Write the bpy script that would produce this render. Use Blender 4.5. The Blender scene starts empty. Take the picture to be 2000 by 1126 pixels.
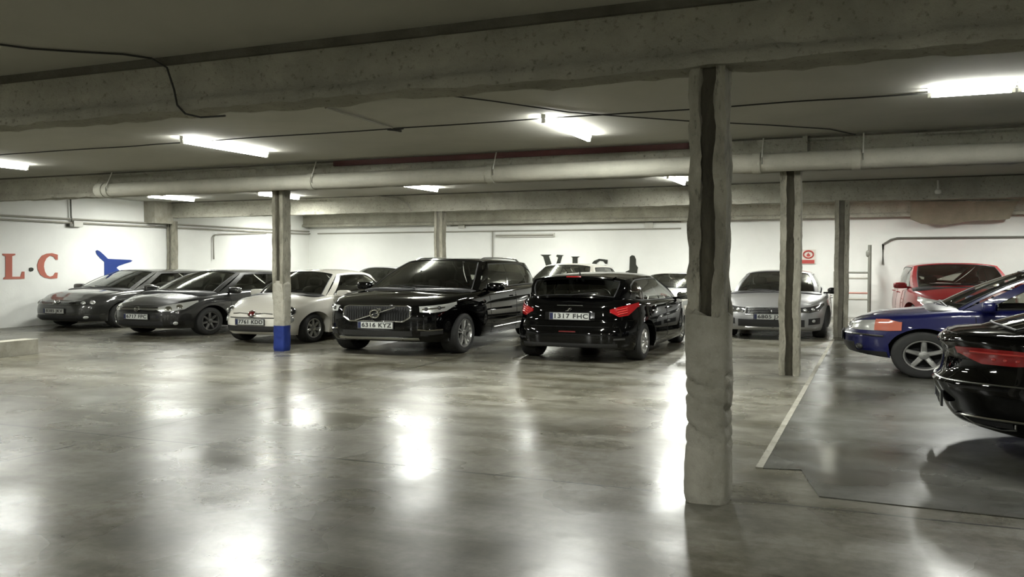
import bpy, bmesh, math, random
import numpy as np
from mathutils import Vector, Matrix, noise
from mathutils.bvhtree import BVHTree
random.seed(7)
SC = bpy.context.scene
COL = SC.collection
PI = math.pi
R = math.radians

# ------------------------------------------------------------------ camera
CAMH = 1.478
F_PX = 1712.0
YAW = R(22.66)
PITCH = math.atan(53 / F_PX)
cam_d = bpy.data.cameras.new('camera')
cam = bpy.data.objects.new('camera', cam_d)
COL.objects.link(cam)
cam.location = (0, 0, CAMH)
cam.rotation_euler = (PI / 2 - PITCH, 0, YAW)
cam_d.sensor_fit = 'HORIZONTAL'
cam_d.sensor_width = 36.0
cam_d.lens = F_PX / 2000 * 36.0
cam_d.clip_start = 0.05
cam_d.clip_end = 200
SC.camera = cam

# site survey helpers: where a sight line meets the floor or a wall
_M = (Matrix.Rotation(YAW, 3, 'Z') @ Matrix.Rotation(PI / 2 - PITCH, 3, 'X'))
def sight(px, py):
    return _M @ Vector(((px - 1000) / F_PX, -(py - 563) / F_PX, -1))
def at_z(px, py, z=0.0):
    d = sight(px, py); k = (z - CAMH) / d.z
    return Vector((d.x * k, d.y * k, z))
def at_y(px, py, y):
    d = sight(px, py); k = y / d.y
    return Vector((d.x * k, y, CAMH + d.z * k))
def at_x(px, py, x):
    d = sight(px, py); k = x / d.x
    return Vector((x, d.y * k, CAMH + d.z * k))

# ------------------------------------------------------------------ materials
def new_mat(name):
    m = bpy.data.materials.new(name); m.use_nodes = True
    nt = m.node_tree
    return m, nt, nt.nodes, nt.links, nt.nodes['Principled BSDF']

def simple(name, col, rough=0.5, metal=0.0, coat=0.0, spec=0.5, emit=None, es=0.0):
    m, nt, N, L, b = new_mat(name)
    b.inputs['Base Color'].default_value = (*col, 1)
    b.inputs['Roughness'].default_value = rough
    b.inputs['Metallic'].default_value = metal
    b.inputs['Coat Weight'].default_value = coat
    b.inputs['Coat Roughness'].default_value = 0.03
    b.inputs['Specular IOR Level'].default_value = spec
    if emit:
        b.inputs['Emission Color'].default_value = (*emit, 1)
        b.inputs['Emission Strength'].default_value = es
    # a little unevenness in the gloss so that nothing is perfectly uniform
    tc = N.new('ShaderNodeTexCoord'); nz = N.new('ShaderNodeTexNoise')
    nz.inputs['Scale'].default_value = 9; nz.inputs['Detail'].default_value = 3
    L.new(tc.outputs['Object'], nz.inputs['Vector'])
    mr = N.new('ShaderNodeMapRange')
    mr.inputs['To Min'].default_value = max(0, rough - 0.04); mr.inputs['To Max'].default_value = min(1, rough + 0.05)
    L.new(nz.outputs['Fac'], mr.inputs['Value']); L.new(mr.outputs['Result'], b.inputs['Roughness'])
    return m

def paint(name, col, metal=0.3, rough=0.32, spec=0.25):
    return simple(name, col, rough=rough, metal=metal, coat=1.0, spec=spec)

def ramp(N, L, src, stops):
    r = N.new('ShaderNodeValToRGB')
    while len(r.color_ramp.elements) < len(stops): r.color_ramp.elements.new(0.5)
    for e, (p, c) in zip(r.color_ramp.elements, stops):
        e.position = p; e.color = (*c, 1) if len(c) == 3 else c
    L.new(src, r.inputs['Fac'])
    return r

def noise_node(N, L, vec, scale, detail=6, rough=0.6, dist=0.0):
    n = N.new('ShaderNodeTexNoise')
    n.inputs['Scale'].default_value = scale; n.inputs['Detail'].default_value = detail
    n.inputs['Roughness'].default_value = rough; n.inputs['Distortion'].default_value = dist
    L.new(vec, n.inputs['Vector'])
    return n

def mixcol(N, L, fac, a, b, mode='MIX'):
    m = N.new('ShaderNodeMix'); m.data_type = 'RGBA'; m.blend_type = mode
    for sock, v in ((m.inputs[0], fac), (m.inputs[6], a), (m.inputs[7], b)):
        if isinstance(v, (int, float)): sock.default_value = v
        elif isinstance(v, tuple): sock.default_value = (*v, 1) if len(v) == 3 else v
        else: L.new(v, sock)
    return m.outputs[2]

def concrete(name, c_lo, c_hi, scale=2.0, bump=0.4, rough=0.85, speck=0.0, speck_col=(0.02, 0.02, 0.015), stretch=(1, 1, 1), bscale=30):
    m, nt, N, L, b = new_mat(name)
    geo = N.new('ShaderNodeNewGeometry')
    mp = N.new('ShaderNodeMapping'); mp.inputs['Scale'].default_value = stretch
    L.new(geo.outputs['Position'], mp.inputs['Vector'])
    n1 = noise_node(N, L, mp.outputs['Vector'], scale, 8, 0.62, 0.4)
    r1 = ramp(N, L, n1.outputs['Fac'], [(0.3, c_lo), (0.7, c_hi)])
    out = r1.outputs['Color']
    n2 = noise_node(N, L, mp.outputs['Vector'], bscale, 6, 0.7)
    if speck > 0:
        r2 = ramp(N, L, n2.outputs['Fac'], [(0.30, (1, 1, 1)), (0.44, (0, 0, 0))])
        mm = N.new('ShaderNodeMath'); mm.operation = 'MULTIPLY'; mm.inputs[1].default_value = speck
        L.new(r2.outputs['Color'], mm.inputs[0])
        out = mixcol(N, L, mm.outputs[0], out, speck_col)
    L.new(out, b.inputs['Base Color'])
    b.inputs['Roughness'].default_value = rough
    b.inputs['Specular IOR Level'].default_value = 0.3
    bp = N.new('ShaderNodeBump'); bp.inputs['Strength'].default_value = bump; bp.inputs['Distance'].default_value = 0.02
    L.new(n2.outputs['Fac'], bp.inputs['Height']); L.new(bp.outputs['Normal'], b.inputs['Normal'])
    return m

def glass_mat(name, tint, refl=1.0):
    m, nt, N, L, b = new_mat(name)
    N.remove(b)
    out = N['Material Output']
    tr = N.new('ShaderNodeBsdfTransparent'); tr.inputs['Color'].default_value = (*tint, 1)
    gl = N.new('ShaderNodeBsdfGlossy'); gl.inputs['Roughness'].default_value = 0.015
    gl.inputs['Color'].default_value = (0.95, 0.97, 0.95, 1)
    fr = N.new('ShaderNodeFresnel'); fr.inputs['IOR'].default_value = 1.85
    mx = N.new('ShaderNodeMixShader')
    L.new(fr.outputs['Fac'], mx.inputs['Fac']); L.new(tr.outputs[0], mx.inputs[1]); L.new(gl.outputs[0], mx.inputs[2])
    L.new(mx.outputs[0], out.inputs['Surface'])
    return m

MT = {}
MT['black_paint'] = paint('black car paint', (0.0012, 0.0012, 0.0013), 0.0, 0.45, 0.0)
MT['black_paint'].node_tree.nodes['Principled BSDF'].inputs['Coat Weight'].default_value = 0.8
MT['blackgrey_paint'] = paint('charcoal car paint', (0.010, 0.010, 0.0095), 0.2, 0.4, 0.25)
MT['grey_paint'] = paint('graphite car paint', (0.032, 0.032, 0.029), 0.4, 0.4, 0.3)
MT['white_paint'] = paint('ivory white car paint', (0.62, 0.60, 0.53), 0.0, 0.4)
MT['silver_paint'] = paint('silver grey car paint', (0.30, 0.30, 0.295), 0.5, 0.4)
MT['red_paint'] = paint('red car paint', (0.20, 0.008, 0.010), 0.0, 0.4)
MT['blue_paint'] = paint('blue car paint', (0.0015, 0.003, 0.055), 0.0, 0.4)
MT['plastic'] = simple('black trim plastic', (0.012, 0.012, 0.012), 0.5)
MT['gloss_black'] = simple('gloss black trim', (0.005, 0.005, 0.005), 0.12, coat=0.5)
MT['tyre'] = simple('tyre rubber', (0.014, 0.014, 0.013), 0.8)
MT['alloy'] = simple('alloy wheel metal', (0.42, 0.42, 0.40), 0.32, metal=0.8)
MT['dark_alloy'] = simple('dark alloy wheel metal', (0.12, 0.12, 0.115), 0.35, metal=0.8)
MT['chrome'] = simple('chrome', (0.75, 0.75, 0.73), 0.09, metal=1.0)
MT['dull_chrome'] = simple('satin chrome', (0.45, 0.45, 0.43), 0.28, metal=1.0)
MT['lamp_lens'] = simple('headlamp reflector', (0.55, 0.56, 0.53), 0.22, metal=0.5, coat=1.0)
MT['lamp_dark'] = simple('smoked headlamp housing', (0.05, 0.05, 0.05), 0.12, metal=0.3, coat=1.0)
MT['red_lens'] = simple('red lamp lens', (0.30, 0.008, 0.01), 0.12, coat=1.0)
MT['red_lens_bright'] = simple('bright red lamp lens', (0.62, 0.07, 0.06), 0.15, coat=1.0)
MT['amber_lens'] = simple('amber indicator lens', (0.48, 0.14, 0.09), 0.15, coat=1.0)
MT['plate'] = simple('number plate white', (0.42, 0.43, 0.40), 0.45)
MT['plate_blue'] = simple('number plate blue band', (0.006, 0.010, 0.045), 0.45)
MT['ink'] = simple('black lettering', (0.015, 0.015, 0.015), 0.6)
MT['cloth'] = simple('dark upholstery', (0.05, 0.05, 0.045), 0.9)
MT['cloth_light'] = simple('grey upholstery', (0.22, 0.22, 0.195), 0.9)
MT['under'] = simple('underbody', (0.006, 0.006, 0.006), 0.9)
MT['glass'] = glass_mat('car glass', (0.66, 0.67, 0.62))
MT['glass_dark'] = glass_mat('tinted car glass', (0.16, 0.17, 0.155))
MT['badge_red'] = simple('red enamel badge', (0.10, 0.01, 0.01), 0.2, coat=1)

# ------------------------------------------------------------------ object helpers
def link(o, parent=None):
    COL.objects.link(o)
    if parent is not None: o.parent = parent
    return o
def mesh_obj(name, verts, faces, mat, parent=None, smooth=True, sharp=None):
    me = bpy.data.meshes.new(name)
    me.from_pydata([tuple(v) for v in verts], [], faces)
    me.validate(); me.update()
    me.materials.append(mat)
    if smooth:
        me.polygons.foreach_set('use_smooth', [True] * len(me.polygons))
        if sharp: me.set_sharp_from_angle(angle=R(sharp))
    o = bpy.data.objects.new(name, me)
    return link(o, parent)
def empty(name, loc=(0, 0, 0), rz=0.0, label=None, cat=None, group=None):
    o = bpy.data.objects.new(name, None); COL.objects.link(o)
    o.location = loc; o.rotation_euler = (0, 0, rz); o.empty_display_size = 0.2
    if label: tag(o, label, cat, group)
    return o
def tag(o, label, cat, group=None):
    o['label'] = label; o['category'] = cat
    if group: o['group'] = group
    return o
def struct(o):
    o['kind'] = 'structure'; return o

class MB:
    """collects shapes for one mesh"""
    def __init__(s): s.v = []; s.f = []
    def add(s, v, f):
        b = len(s.v); s.v += [tuple(p) for p in v]; s.f += [tuple(i + b for i in q) for q in f]
        return s
    def box(s, lo, hi, m=None):
        x0, y0, z0 = lo; x1, y1, z1 = hi
        v = [(x0,y0,z0),(x1,y0,z0),(x1,y1,z0),(x0,y1,z0),(x0,y0,z1),(x1,y0,z1),(x1,y1,z1),(x0,y1,z1)]
        if m is not None: v = [tuple(m @ Vector(p)) for p in v]
        return s.add(v, [(0,3,2,1),(4,5,6,7),(0,1,5,4),(1,2,6,5),(2,3,7,6),(3,0,4,7)])
    def grid(s, P):
        """P[i][j] points"""
        n = len(P); m = len(P[0])
        return s.add([p for row in P for p in row],
                     [(i*m+j, (i+1)*m+j, (i+1)*m+j+1, i*m+j+1) for i in range(n-1) for j in range(m-1)])
    def tube(s, pts, r, n=8, cap=True):
        pts = [Vector(p) for p in pts]; rings = []
        up = Vector((0, 0, 1))
        for i, p in enumerate(pts):
            d = (pts[min(i+1, len(pts)-1)] - pts[max(i-1, 0)]).normalized()
            a = d.cross(up)
            if a.length < 1e-3: a = d.cross(Vector((1, 0, 0)))
            a.normalize(); b = d.cross(a).normalized()
            rr = r[i] if isinstance(r, (list, tuple)) else r
            rings.append([p + (a*math.cos(2*PI*k/n) + b*math.sin(2*PI*k/n))*rr for k in range(n)])
        base = len(s.v)
        for rg in rings: s.v += [tuple(q) for q in rg]
        for i in range(len(rings)-1):
            for k in range(n):
                k2 = (k+1) % n
                s.f.append((base+i*n+k, base+i*n+k2, base+(i+1)*n+k2, base+(i+1)*n+k))
        if cap:
            s.f.append(tuple(base+k for k in range(n))[::-1])
            s.f.append(tuple(base+(len(rings)-1)*n+k for k in range(n)))
        return s
    def sup(s, c, r, e=0.6, nu=20, nv=12, m=None):
        """superellipsoid, e<1 boxier"""
        sg = lambda t, p: math.copysign(abs(t)**p, t)
        V = []
        for j in range(nv+1):
            ph = -PI/2 + PI*j/nv
            for i in range(nu):
                th = 2*PI*i/nu
                p = Vector((r[0]*sg(math.cos(ph), e)*sg(math.cos(th), e), r[1]*sg(math.cos(ph), e)*sg(math.sin(th), e), r[2]*sg(math.sin(ph), e)))
                if m is not None: p = m @ p
                V.append(p + Vector(c))
        F = [(j*nu+i, j*nu+(i+1)%nu, (j+1)*nu+(i+1)%nu, (j+1)*nu+i) for j in range(nv) for i in range(nu)]
        return s.add(V, F)
    def prism(s, poly, axis, lo, hi):
        """extrude 2D polygon; axis 'y': poly=(x,z) ; 'x': (y,z) ; 'z': (x,y)"""
        def q(p, t):
            return {'y': (p[0], t, p[1]), 'x': (t, p[0], p[1]), 'z': (p[0], p[1], t)}[axis]
        n = len(poly)
        v = [q(p, lo) for p in poly] + [q(p, hi) for p in poly]
        f = [tuple(range(n))[::-1], tuple(range(n, 2*n))] + [(i, (i+1) % n, n+(i+1) % n, n+i) for i in range(n)]
        return s.add(v, f)
    def obj(s, name, mat, parent=None, smooth=False, sharp=35, scale=None):
        v = s.v
        if scale: v = [(p[0]*scale[0], p[1]*scale[1], p[2]*scale[2]) for p in v]
        o = mesh_obj(name, v, s.f, mat, parent, smooth, sharp)
        bm = bmesh.new(); bm.from_mesh(o.data)
        bmesh.ops.recalc_face_normals(bm, faces=bm.faces); bm.to_mesh(o.data); bm.free()
        return o

def hermite(tab, x):
    """smooth monotone-ish interpolation of [(x, y)...] sorted by x"""
    n = len(tab)
    if x <= tab[0][0]: return tab[0][1]
    if x >= tab[-1][0]: return tab[-1][1]
    for i in range(n-1):
        if x <= tab[i+1][0]: break
    x0, y0 = tab[i]; x1, y1 = tab[i+1]; h = x1-x0
    d = (y1-y0)/h
    dl = (y0-tab[i-1][1])/(x0-tab[i-1][0]) if i > 0 else d
    dr = (tab[i+2][1]-y1)/(tab[i+2][0]-x1) if i+2 < n else d
    m0 = 0 if dl*d <= 0 else 2*dl*d/(dl+d)
    m1 = 0 if dr*d <= 0 else 2*dr*d/(dr+d)
    if i == 0: m0 = d
    if i+2 >= n: m1 = d
    t = (x-x0)/h
    return (2*t**3-3*t*t+1)*y0 + (t**3-2*t*t+t)*h*m0 + (-2*t**3+3*t*t)*y1 + (t**3-t*t)*h*m1
def ss(t, a, b):
    t = min(1, max(0, (t-a)/(b-a))); return t*t*(3-2*t)
def lerp(a, b, t): return a+(b-a)*t
# ------------------------------------------------------------------ cars
KX, KZ = 1.15, 0.885     # site scale of every vehicle (plan, height)
S3 = (KX, KX, KZ)

DEF = dict(L=4.25, W=1.79, H=1.46, wb=2.63, fo=0.87, r=0.315, tw=0.21, gc=0.19,
           nf=4.2, nr=4.8, crown=0.07, roof_crown=0.07,
           top=None, df=None, dr=None, side=None,
           A0x=0.95, A1=(0.15, 0.56, 1.37), D1=(-1.62, 0.53, 1.34), D0x=-1.98, bowA0=0.22, bowA1=0.12, bowD1=0.06, bowD0=0.10,
           arch=0.03, bulge=0.03, panes=[(0.08, 0.43), (0.455, 0.76), (0.785, 0.93)], vb=0.07, vt=0.90, rr=0.25,
           ws=0.90, wsv=(0.05, 0.93), rs=0.86, rsv=(0.10, 0.86), taper_f=0.05, taper_r=0.04, windows=MT['glass'], zb=None, roof_black=False)

class Car:
    def __init__(s, root, body_mat, **kw):
        s.root = root; s.mat = body_mat
        for k, v in {**DEF, **kw}.items(): setattr(s, k, v)
        s.Lh = s.L/2; s.Wh = s.W/2
        s.xa = s.Lh - s.fo; s.xr = s.xa - s.wb
        L = s.Lh
        if s.top is None:
            s.top = [(-L, 0.93), (-L+0.2, 0.99), (-0.9, 0.985), (0.3, 0.945), (s.A0x, 0.92), (L-0.45, 0.83), (L-0.12, 0.74), (L, 0.70)]
        if s.df is None: s.df = [(0.18, 0.10), (0.27, 0.02), (0.45, 0.0), (0.58, 0.02), (0.68, 0.07), (0.76, 0.15)]
        if s.dr is None: s.dr = [(0.2, 0.08), (0.35, 0.0), (0.55, 0.0), (0.63, 0.05), (0.8, 0.07), (1.0, 0.14)]
        if s.side is None: s.side = [(0.18, -0.05), (0.3, -0.012), (0.5, 0.0), (0.7, -0.008), (0.85, -0.028), (1.1, -0.06)]
        if s.zb is None: s.zb = [(-L, 0.26), (-L+0.35, 0.2), (0, s.gc), (L-0.35, 0.19), (L, 0.20)]
        s.build_body(); s.build_cabin()
        s.bvh = BVHTree.FromPolygons(s.allv, s.allf)

    def mk(s, name, mb, mat, smooth=True, sharp=35, parent=None):
        return mb.obj(name, mat, parent or s.root, smooth, sharp, scale=S3)

    def bx(s, i, z):
        cx, cy = s.ring[i]
        x = cx*s.Lh - hermite(s.df, z)*ss(cx, .55, 1) + hermite(s.dr, z)*ss(-cx, .55, 1)
        zt = s.zt[i]
        roll = 0.035*max(0, 1-(zt-z)/0.07)**2
        y = cy*s.Wh*(1+hermite(s.side, z))*(1-s.taper_f*ss(cx, .4, 1)-s.taper_r*ss(-cx, .4, 1))
        y -= roll*min(1, cy*3)*(1 if cy > 0 else 0)
        x -= roll*ss(abs(cx), .93, 1)*(1 if cx > 0 else -1)
        return x, y, z

    def body_y(s, x):
        """half width of the body's top edge at x"""
        best = min(range(len(s.ring)), key=lambda i: abs(s.topring[i][0]-x) if s.ring[i][1] > .4 else 9)
        return s.topring[best][1]

    def build_body(s):
        M = 170
        dense = []
        for k in range(4001):
            t = PI*k/4000; c = math.cos(t); q = abs(math.sin(t)); n = s.nf if c >= 0 else s.nr
            dense.append((math.copysign(abs(c)**(2/n), c), q**(2/n)))
        acc = [0]
        for a, b in zip(dense, dense[1:]):
            acc.append(acc[-1]+math.hypot((b[0]-a[0])*s.Lh, (b[1]-a[1])*s.Wh))
        ring = []; j = 0
        for i in range(M+1):
            d = acc[-1]*i/M
            while j < 3999 and acc[j+1] < d: j += 1
            f = (d-acc[j])/max(1e-9, acc[j+1]-acc[j])
            ring.append((lerp(dense[j][0], dense[j+1][0], f), lerp(dense[j][1], dense[j+1][1], f)))
        ring[0] = (1, 0); ring[-1] = (-1, 0)
        s.ring = ring
        s.zt = [hermite(s.top, c*s.Lh) for c, _ in ring]
        T = [0, .04, .1, .18, .27, .36, .45, .54, .63, .71, .79, .86, .91, .95, .98, 1]
        RA = s.r+0.05
        s.RA = RA
        half = []
        for i in range(M+1):
            x0 = ring[i][0]*s.Lh
            zb = hermite(s.zb, x0)
            for xc in (s.xa, s.xr):
                dx = abs(x0-xc)
                if dx < RA: zb = max(zb, s.r+math.sqrt(RA*RA-dx*dx)*1.0)
            zt = s.zt[i]
            half.append([s.bx(i, zb+(zt-zb)*t) for t in T])
        s.topring = [h[-1] for h in half]
        # full ring: left half then the mirrored right half
        full = half + [[(x, -y, z) for (x, y, z) in h] for h in half[-2:0:-1]]
        NR = len(full); NT = len(T)
        V = []; F = []
        for h in full:
            x, y, z = h[0]
            inx = 0.10*ss(abs(x)/s.Lh, .8, 1)*(1 if x > 0 else -1)
            iny = 0.34*(min(1, abs(y)/0.5))
            V.append((x-inx, y-math.copysign(min(abs(y), iny), y), z+0.02))
            V.append((x-inx*.1, y-math.copysign(min(abs(y), 0.015), y), z+0.002))
            V += h
        W = NT+2
        for i in range(NR):
            k = (i+1) % NR
            for j in range(W-1):
                F.append((i*W+j, k*W+j, k*W+j+1, i*W+j+1))
        # decks: bonnet and rear shelf
        K = 18
        def deck(idx):
            rows = []
            for i in idx:
                x, y, z = s.topring[i]
                base = len(V); row = []
                fade = ss((s.Lh-abs(x)), 0.02, 0.45)
                for k in range(K+1):
                    q = -1+2*k/K
                    zc = z+s.crown*fade*(1-abs(q)**2.6)+0.004*(1-abs(q))
                    V.append((x, y*q, zc)); row.append(base+k)
                rows.append(row)
            for a, b in zip(rows, rows[1:]):
                for k in range(K): F.append((a[k], a[k+1], b[k+1], b[k]))
        deck([i for i in range(M+1) if s.topring[i][0] >= s.A0x-0.12])
        deck([i for i in range(M+1) if s.topring[i][0] <= s.D0x+0.06])
        # shoulder ledge along the cabin
        mid = [i for i in range(M+1) if s.D0x+0.0 <= s.topring[i][0] <= s.A0x-0.06]
        for sg in (1, -1):
            base = len(V)
            for i in mid:
                x, y, z = s.topring[i]
                V.append((x, y*sg, z)); V.append((x, (y-0.03)*sg, z+0.012)); V.append((x, (y-0.10)*sg, z+0.006))
            for a in range(len(mid)-1):
                for q in (0, 1):
                    F.append((base+a*3+q, base+(a+1)*3+q, base+(a+1)*3+q+1, base+a*3+q+1))
        s.allv = [Vector(v) for v in V]; s.allf = list(F)
        mb = MB(); mb.v = V; mb.f = F
        o = s.mk('body', mb, s.mat, sharp=50)
        bm = bmesh.new(); bm.from_mesh(o.data)
        bmesh.ops.remove_doubles(bm, verts=bm.verts, dist=0.0008)
        bmesh.ops.recalc_face_normals(bm, faces=bm.faces); bm.to_mesh(o.data); bm.free()
        # wheel arch lips + underbody
        ub = MB()
        ub.box((-s.Lh*.80, -s.Wh+.40, s.gc+.02), (s.Lh*.82, s.Wh-.40, 0.46))
        ub.box((s.xr+s.RA+.05, -s.Wh+.10, s.gc+.01), (s.xa-s.RA-.05, s.Wh-.10, 0.40))
        for xc in (s.xa, s.xr):
            ub.box((xc-s.RA, -s.Wh+.32, .42), (xc+s.RA, s.Wh-.32, s.r+s.RA-.03))
        s.mk('underbody', ub, MT['under'], smooth=False)

    def build_cabin(s):
        A1, D1 = s.A1, s.D1
        inset = getattr(s, 'inset', 0.05)
        def ztop(x): return hermite(s.top, x)
        def bottom(u):
            x = lerp(s.A0x, s.D0x, u)
            return Vector((x, s.body_y(x)-inset, ztop(x)-0.012))
        def topl(u):
            return Vector((lerp(A1[0], D1[0], u), lerp(A1[1], D1[1], u)+s.bulge*4*u*(1-u)*.8, lerp(A1[2], D1[2], u)+s.arch*4*u*(1-u)))
        s.side_pt = lambda u, v: bottom(u).lerp(topl(u), v) + Vector((0, s.bulge*math.sin(PI*v)*1.0, 0))
        rc = s.roof_crown
        A0 = bottom(0); D0 = bottom(1)
        cA = s.crown*ss(s.Lh-abs(s.A0x), .02, .45); cD = s.crown*ss(s.Lh-abs(s.D0x), .02, .45)
        def ws(q, v):   # windscreen
            b = Vector((s.A0x+s.bowA0*(1-q*q), A0.y*q, A0.z+cA*(1-abs(q)**2.6)))
            t = Vector((A1[0]+s.bowA1*(1-q*q), A1[1]*q, A1[2]+rc*(1-abs(q)**2.8)))
            p = b.lerp(t, v); p.x += 0.035*math.sin(PI*v); p.y += s.bulge*math.sin(PI*v)*(q if abs(q) > .0 else 0)
            p.z += 0.02*math.sin(PI*v); return p
        def rs(q, v):
            b = Vector((s.D0x-s.bowD0*(1-q*q), D0.y*q, D0.z+cD*(1-abs(q)**2.6)))
            t = Vector((D1[0]-s.bowD1*(1-q*q), D1[1]*q, D1[2]+rc*(1-abs(q)**2.8)))
            p = b.lerp(t, v); p.x -= 0.03*math.sin(PI*v); p.y += s.bulge*math.sin(PI*v)*q
            p.z += 0.015*math.sin(PI*v); return p
        def roof(q, u):
            e = topl(u)
            xf = A1[0]+s.bowA1*(1-q*q); xb = D1[0]-s.bowD1*(1-q*q)
            return Vector((lerp(xf, xb, u), e.y*q, e.z+rc*(1-abs(q)**2.8)))
        s.ws_pt, s.rs_pt, s.roof_pt = ws, rs, roof
        V, F = [], []
        frame = MB(); allm = MB()
        def patch(target, fn, us, vs):
            g = [[fn(u, v) for v in vs] for u in us]
            target.grid(g); allm.grid(g)
        lin = lambda a, b, n: [a+(b-a)*k/n for k in range(n+1)]
        rf = MB(); patch(rf, s.roof_pt, lin(-1, 1, 24), lin(0, 1, 20))
        # sides with panes
        panes = []
        for sg in (1, -1):
            def sp(u, v, sg=sg):
                p = s.side_pt(u, v); return Vector((p.x, p.y*sg, p.z))
            last = s.panes[-1]
            def vtop(u):
                w = max(0.0, 1-(last[1]-u)/0.17); return s.vt-(s.vt-s.vb)*s.rr*min(1, w)**2.2
            def frm(u0, u1, target, full=True):
                us = lin(u0, u1, max(2, int((u1-u0)*40)))
                patch(target, sp, us, lin(0, 1, 8))
            edges = [0]
            u = 0
            for k, (a, b) in enumerate(s.panes):
                pil = MB()
                us = lin(u, a, max(2, int((a-u)*40)))
                if k == 0: patch(frame, sp, us, lin(0, 1, 8))
                else:
                    patch(frame, sp, us, [0, s.vb]); patch(pil, sp, us, lin(s.vb, s.vt, 6)); patch(frame, sp, us, [s.vt, 1])
                if pil.v: s.mk('door_pillar', pil, MT['gloss_black'])
                us = lin(a, b, max(6, int((b-a)*50)))
                frame.grid([[sp(q, v) for v in lin(0, s.vb, 2)] for q in us]); allm.grid([[sp(q, v) for v in lin(0, s.vb, 2)] for q in us])
                frame.grid([[sp(q, v) for v in lin(vtop(q), 1, 2)] for q in us]); allm.grid([[sp(q, v) for v in lin(vtop(q), 1, 2)] for q in us])
                pn = MB(); pn.grid([[sp(q, v) for v in lin(s.vb, vtop(q), 8)] for q in us])
                allm.grid([[sp(q, v) for v in lin(s.vb, vtop(q), 8)] for q in us])
                panes.append(pn)
                u = b
            patch(frame, sp, lin(u, 1, 4), lin(0, 1, 8))
            # black rubber surround
            seal = MB()
            pts = [sp(q, s.vb) for q in lin(s.panes[0][0], last[1], 30)] + [sp(q, vtop(q)) for q in lin(last[1], s.panes[0][0], 30)]
            pts.append(pts[0]); seal.tube(pts, 0.011, 6)
            s.mk('window_seal', seal, getattr(s, 'seal_mat', MT['plastic']))
        # windscreen and rear window with painted pillars at their edges
        v0, v1 = s.wsv
        for fn, lim, (v0, v1), nm in ((ws, s.ws, s.wsv, 'windshield'), (rs, s.rs, s.rsv, 'rear_window')):
            for a, b in ((-1, -lim), (lim, 1)): patch(frame, fn, lin(a, b, 4), lin(0, 1, 10))
            patch(frame, fn, lin(-lim, lim, 20), [0, v0]); patch(frame, fn, lin(-lim, lim, 20), [v1, (1+v1)/2, 1])
            g = MB(); patch(g, fn, lin(-lim, lim, 24), lin(v0, v1, 10))
            s.mk(nm, g, s.windows)
            fr = MB()
            pts = [fn(q, v0) for q in lin(-lim, lim, 20)] + [fn(lim, v) for v in lin(v0, v1, 8)][1:] + [fn(q, v1) for q in lin(lim, -lim, 20)][1:] + [fn(-lim, v) for v in lin(v1, v0, 8)][1:]
            fr.tube(pts, 0.010, 6); s.mk('window_seal', fr, MT['plastic'])
        for p in panes: s.mk('side_window', p, s.windows)
        if s.roof_black: s.mk('roof', rf, MT['gloss_black'])
        else: frame.add(rf.v, rf.f)
        s.mk('roof_frame', frame, s.mat, sharp=50)
        n = len(s.allv)
        s.allv += [Vector(v) for v in allm.v]; s.allf += [tuple(i+n for i in f) for f in allm.f]

    # ---- surface detail -------------------------------------------------
    def hit(s, phi, a, z, zdir=0.0):
        n = Vector((math.cos(phi), math.sin(phi), 0)); t = Vector((-math.sin(phi), math.cos(phi), 0))
        o = t*a + n*6 + Vector((0, 0, z))
        loc, nor, idx, d = s.bvh.ray_cast(o, -n)
        if loc is None or d > 9:
            loc, nor, idx, d = s.bvh.find_nearest(t*a + n*s.Wh + Vector((0, 0, z)))
        if nor.dot(n) < 0: nor = -nor
        return loc, nor
    def A(s, phi, x, y): return -x*math.sin(phi)+y*math.cos(phi)

    def decal(s, name, deg, top, bot, mat, off=0.008, nu=22, nv=6, mirror=False, both=False, parent=None, smooth=True, rim=None, as_a=False):
        """conforming panel: top/bot = [(x, y, z)...] rough outline points (left-hand side, y>0)"""
        if both:
            a = s.decal(name, deg, top, bot, mat, off, nu, nv, False, False, parent, smooth, rim)
            b = s.decal(name, deg, top, bot, mat, off, nu, nv, True, False, parent, smooth, rim)
            return a, b
        phi = R(deg)
        def conv(P):
            q = sorted(((s.A(phi, x, y), z) for x, y, z in P)); return q
        T, B = conv(top), conv(bot)
        a0 = max(T[0][0], B[0][0]); a1 = min(T[-1][0], B[-1][0])
        a0 = min(T[0][0], B[0][0]); a1 = max(T[-1][0], B[-1][0])
        def li(tab, a):
            if a <= tab[0][0]: return tab[0][1]
            for (p, q), (p2, q2) in zip(tab, tab[1:]):
                if a <= p2: return lerp(q, q2, (a-p)/max(1e-9, p2-p))
            return tab[-1][1]
        G = []; G0 = []
        for i in range(nu+1):
            a = lerp(a0, a1, i/nu); zt, zb = li(T, a), li(B, a); row = []; row0 = []
            for j in range(nv+1):
                z = lerp(zb, zt, j/nv)
                p, nrm = s.hit(phi, a, z)
                row.append(p+nrm*off); row0.append(p-nrm*0.006)
            G.append(row); G0.append(row0)
        if mirror:
            mir = lambda g: [[Vector((p.x, -p.y, p.z)) for p in row] for row in g]
            G, G0 = mir(G), mir(G0)
        mb = MB(); mb.grid(G)
        n, m = len(G), len(G[0])
        loop = [(i, 0) for i in range(n)] + [(n-1, j) for j in range(1, m)] + [(i, m-1) for i in range(n-2, -1, -1)] + [(0, j) for j in range(m-2, 0, -1)]
        base = len(mb.v)
        for (i, j) in loop: mb.v.append(tuple(G0[i][j]))
        for k in range(len(loop)):
            k2 = (k+1) % len(loop)
            a = loop[k][0]*m+loop[k][1]; b = loop[k2][0]*m+loop[k2][1]
            mb.f.append((a, b, base+k2, base+k))
        o = s.mk(name, mb, mat, smooth=smooth, parent=parent)
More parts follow.
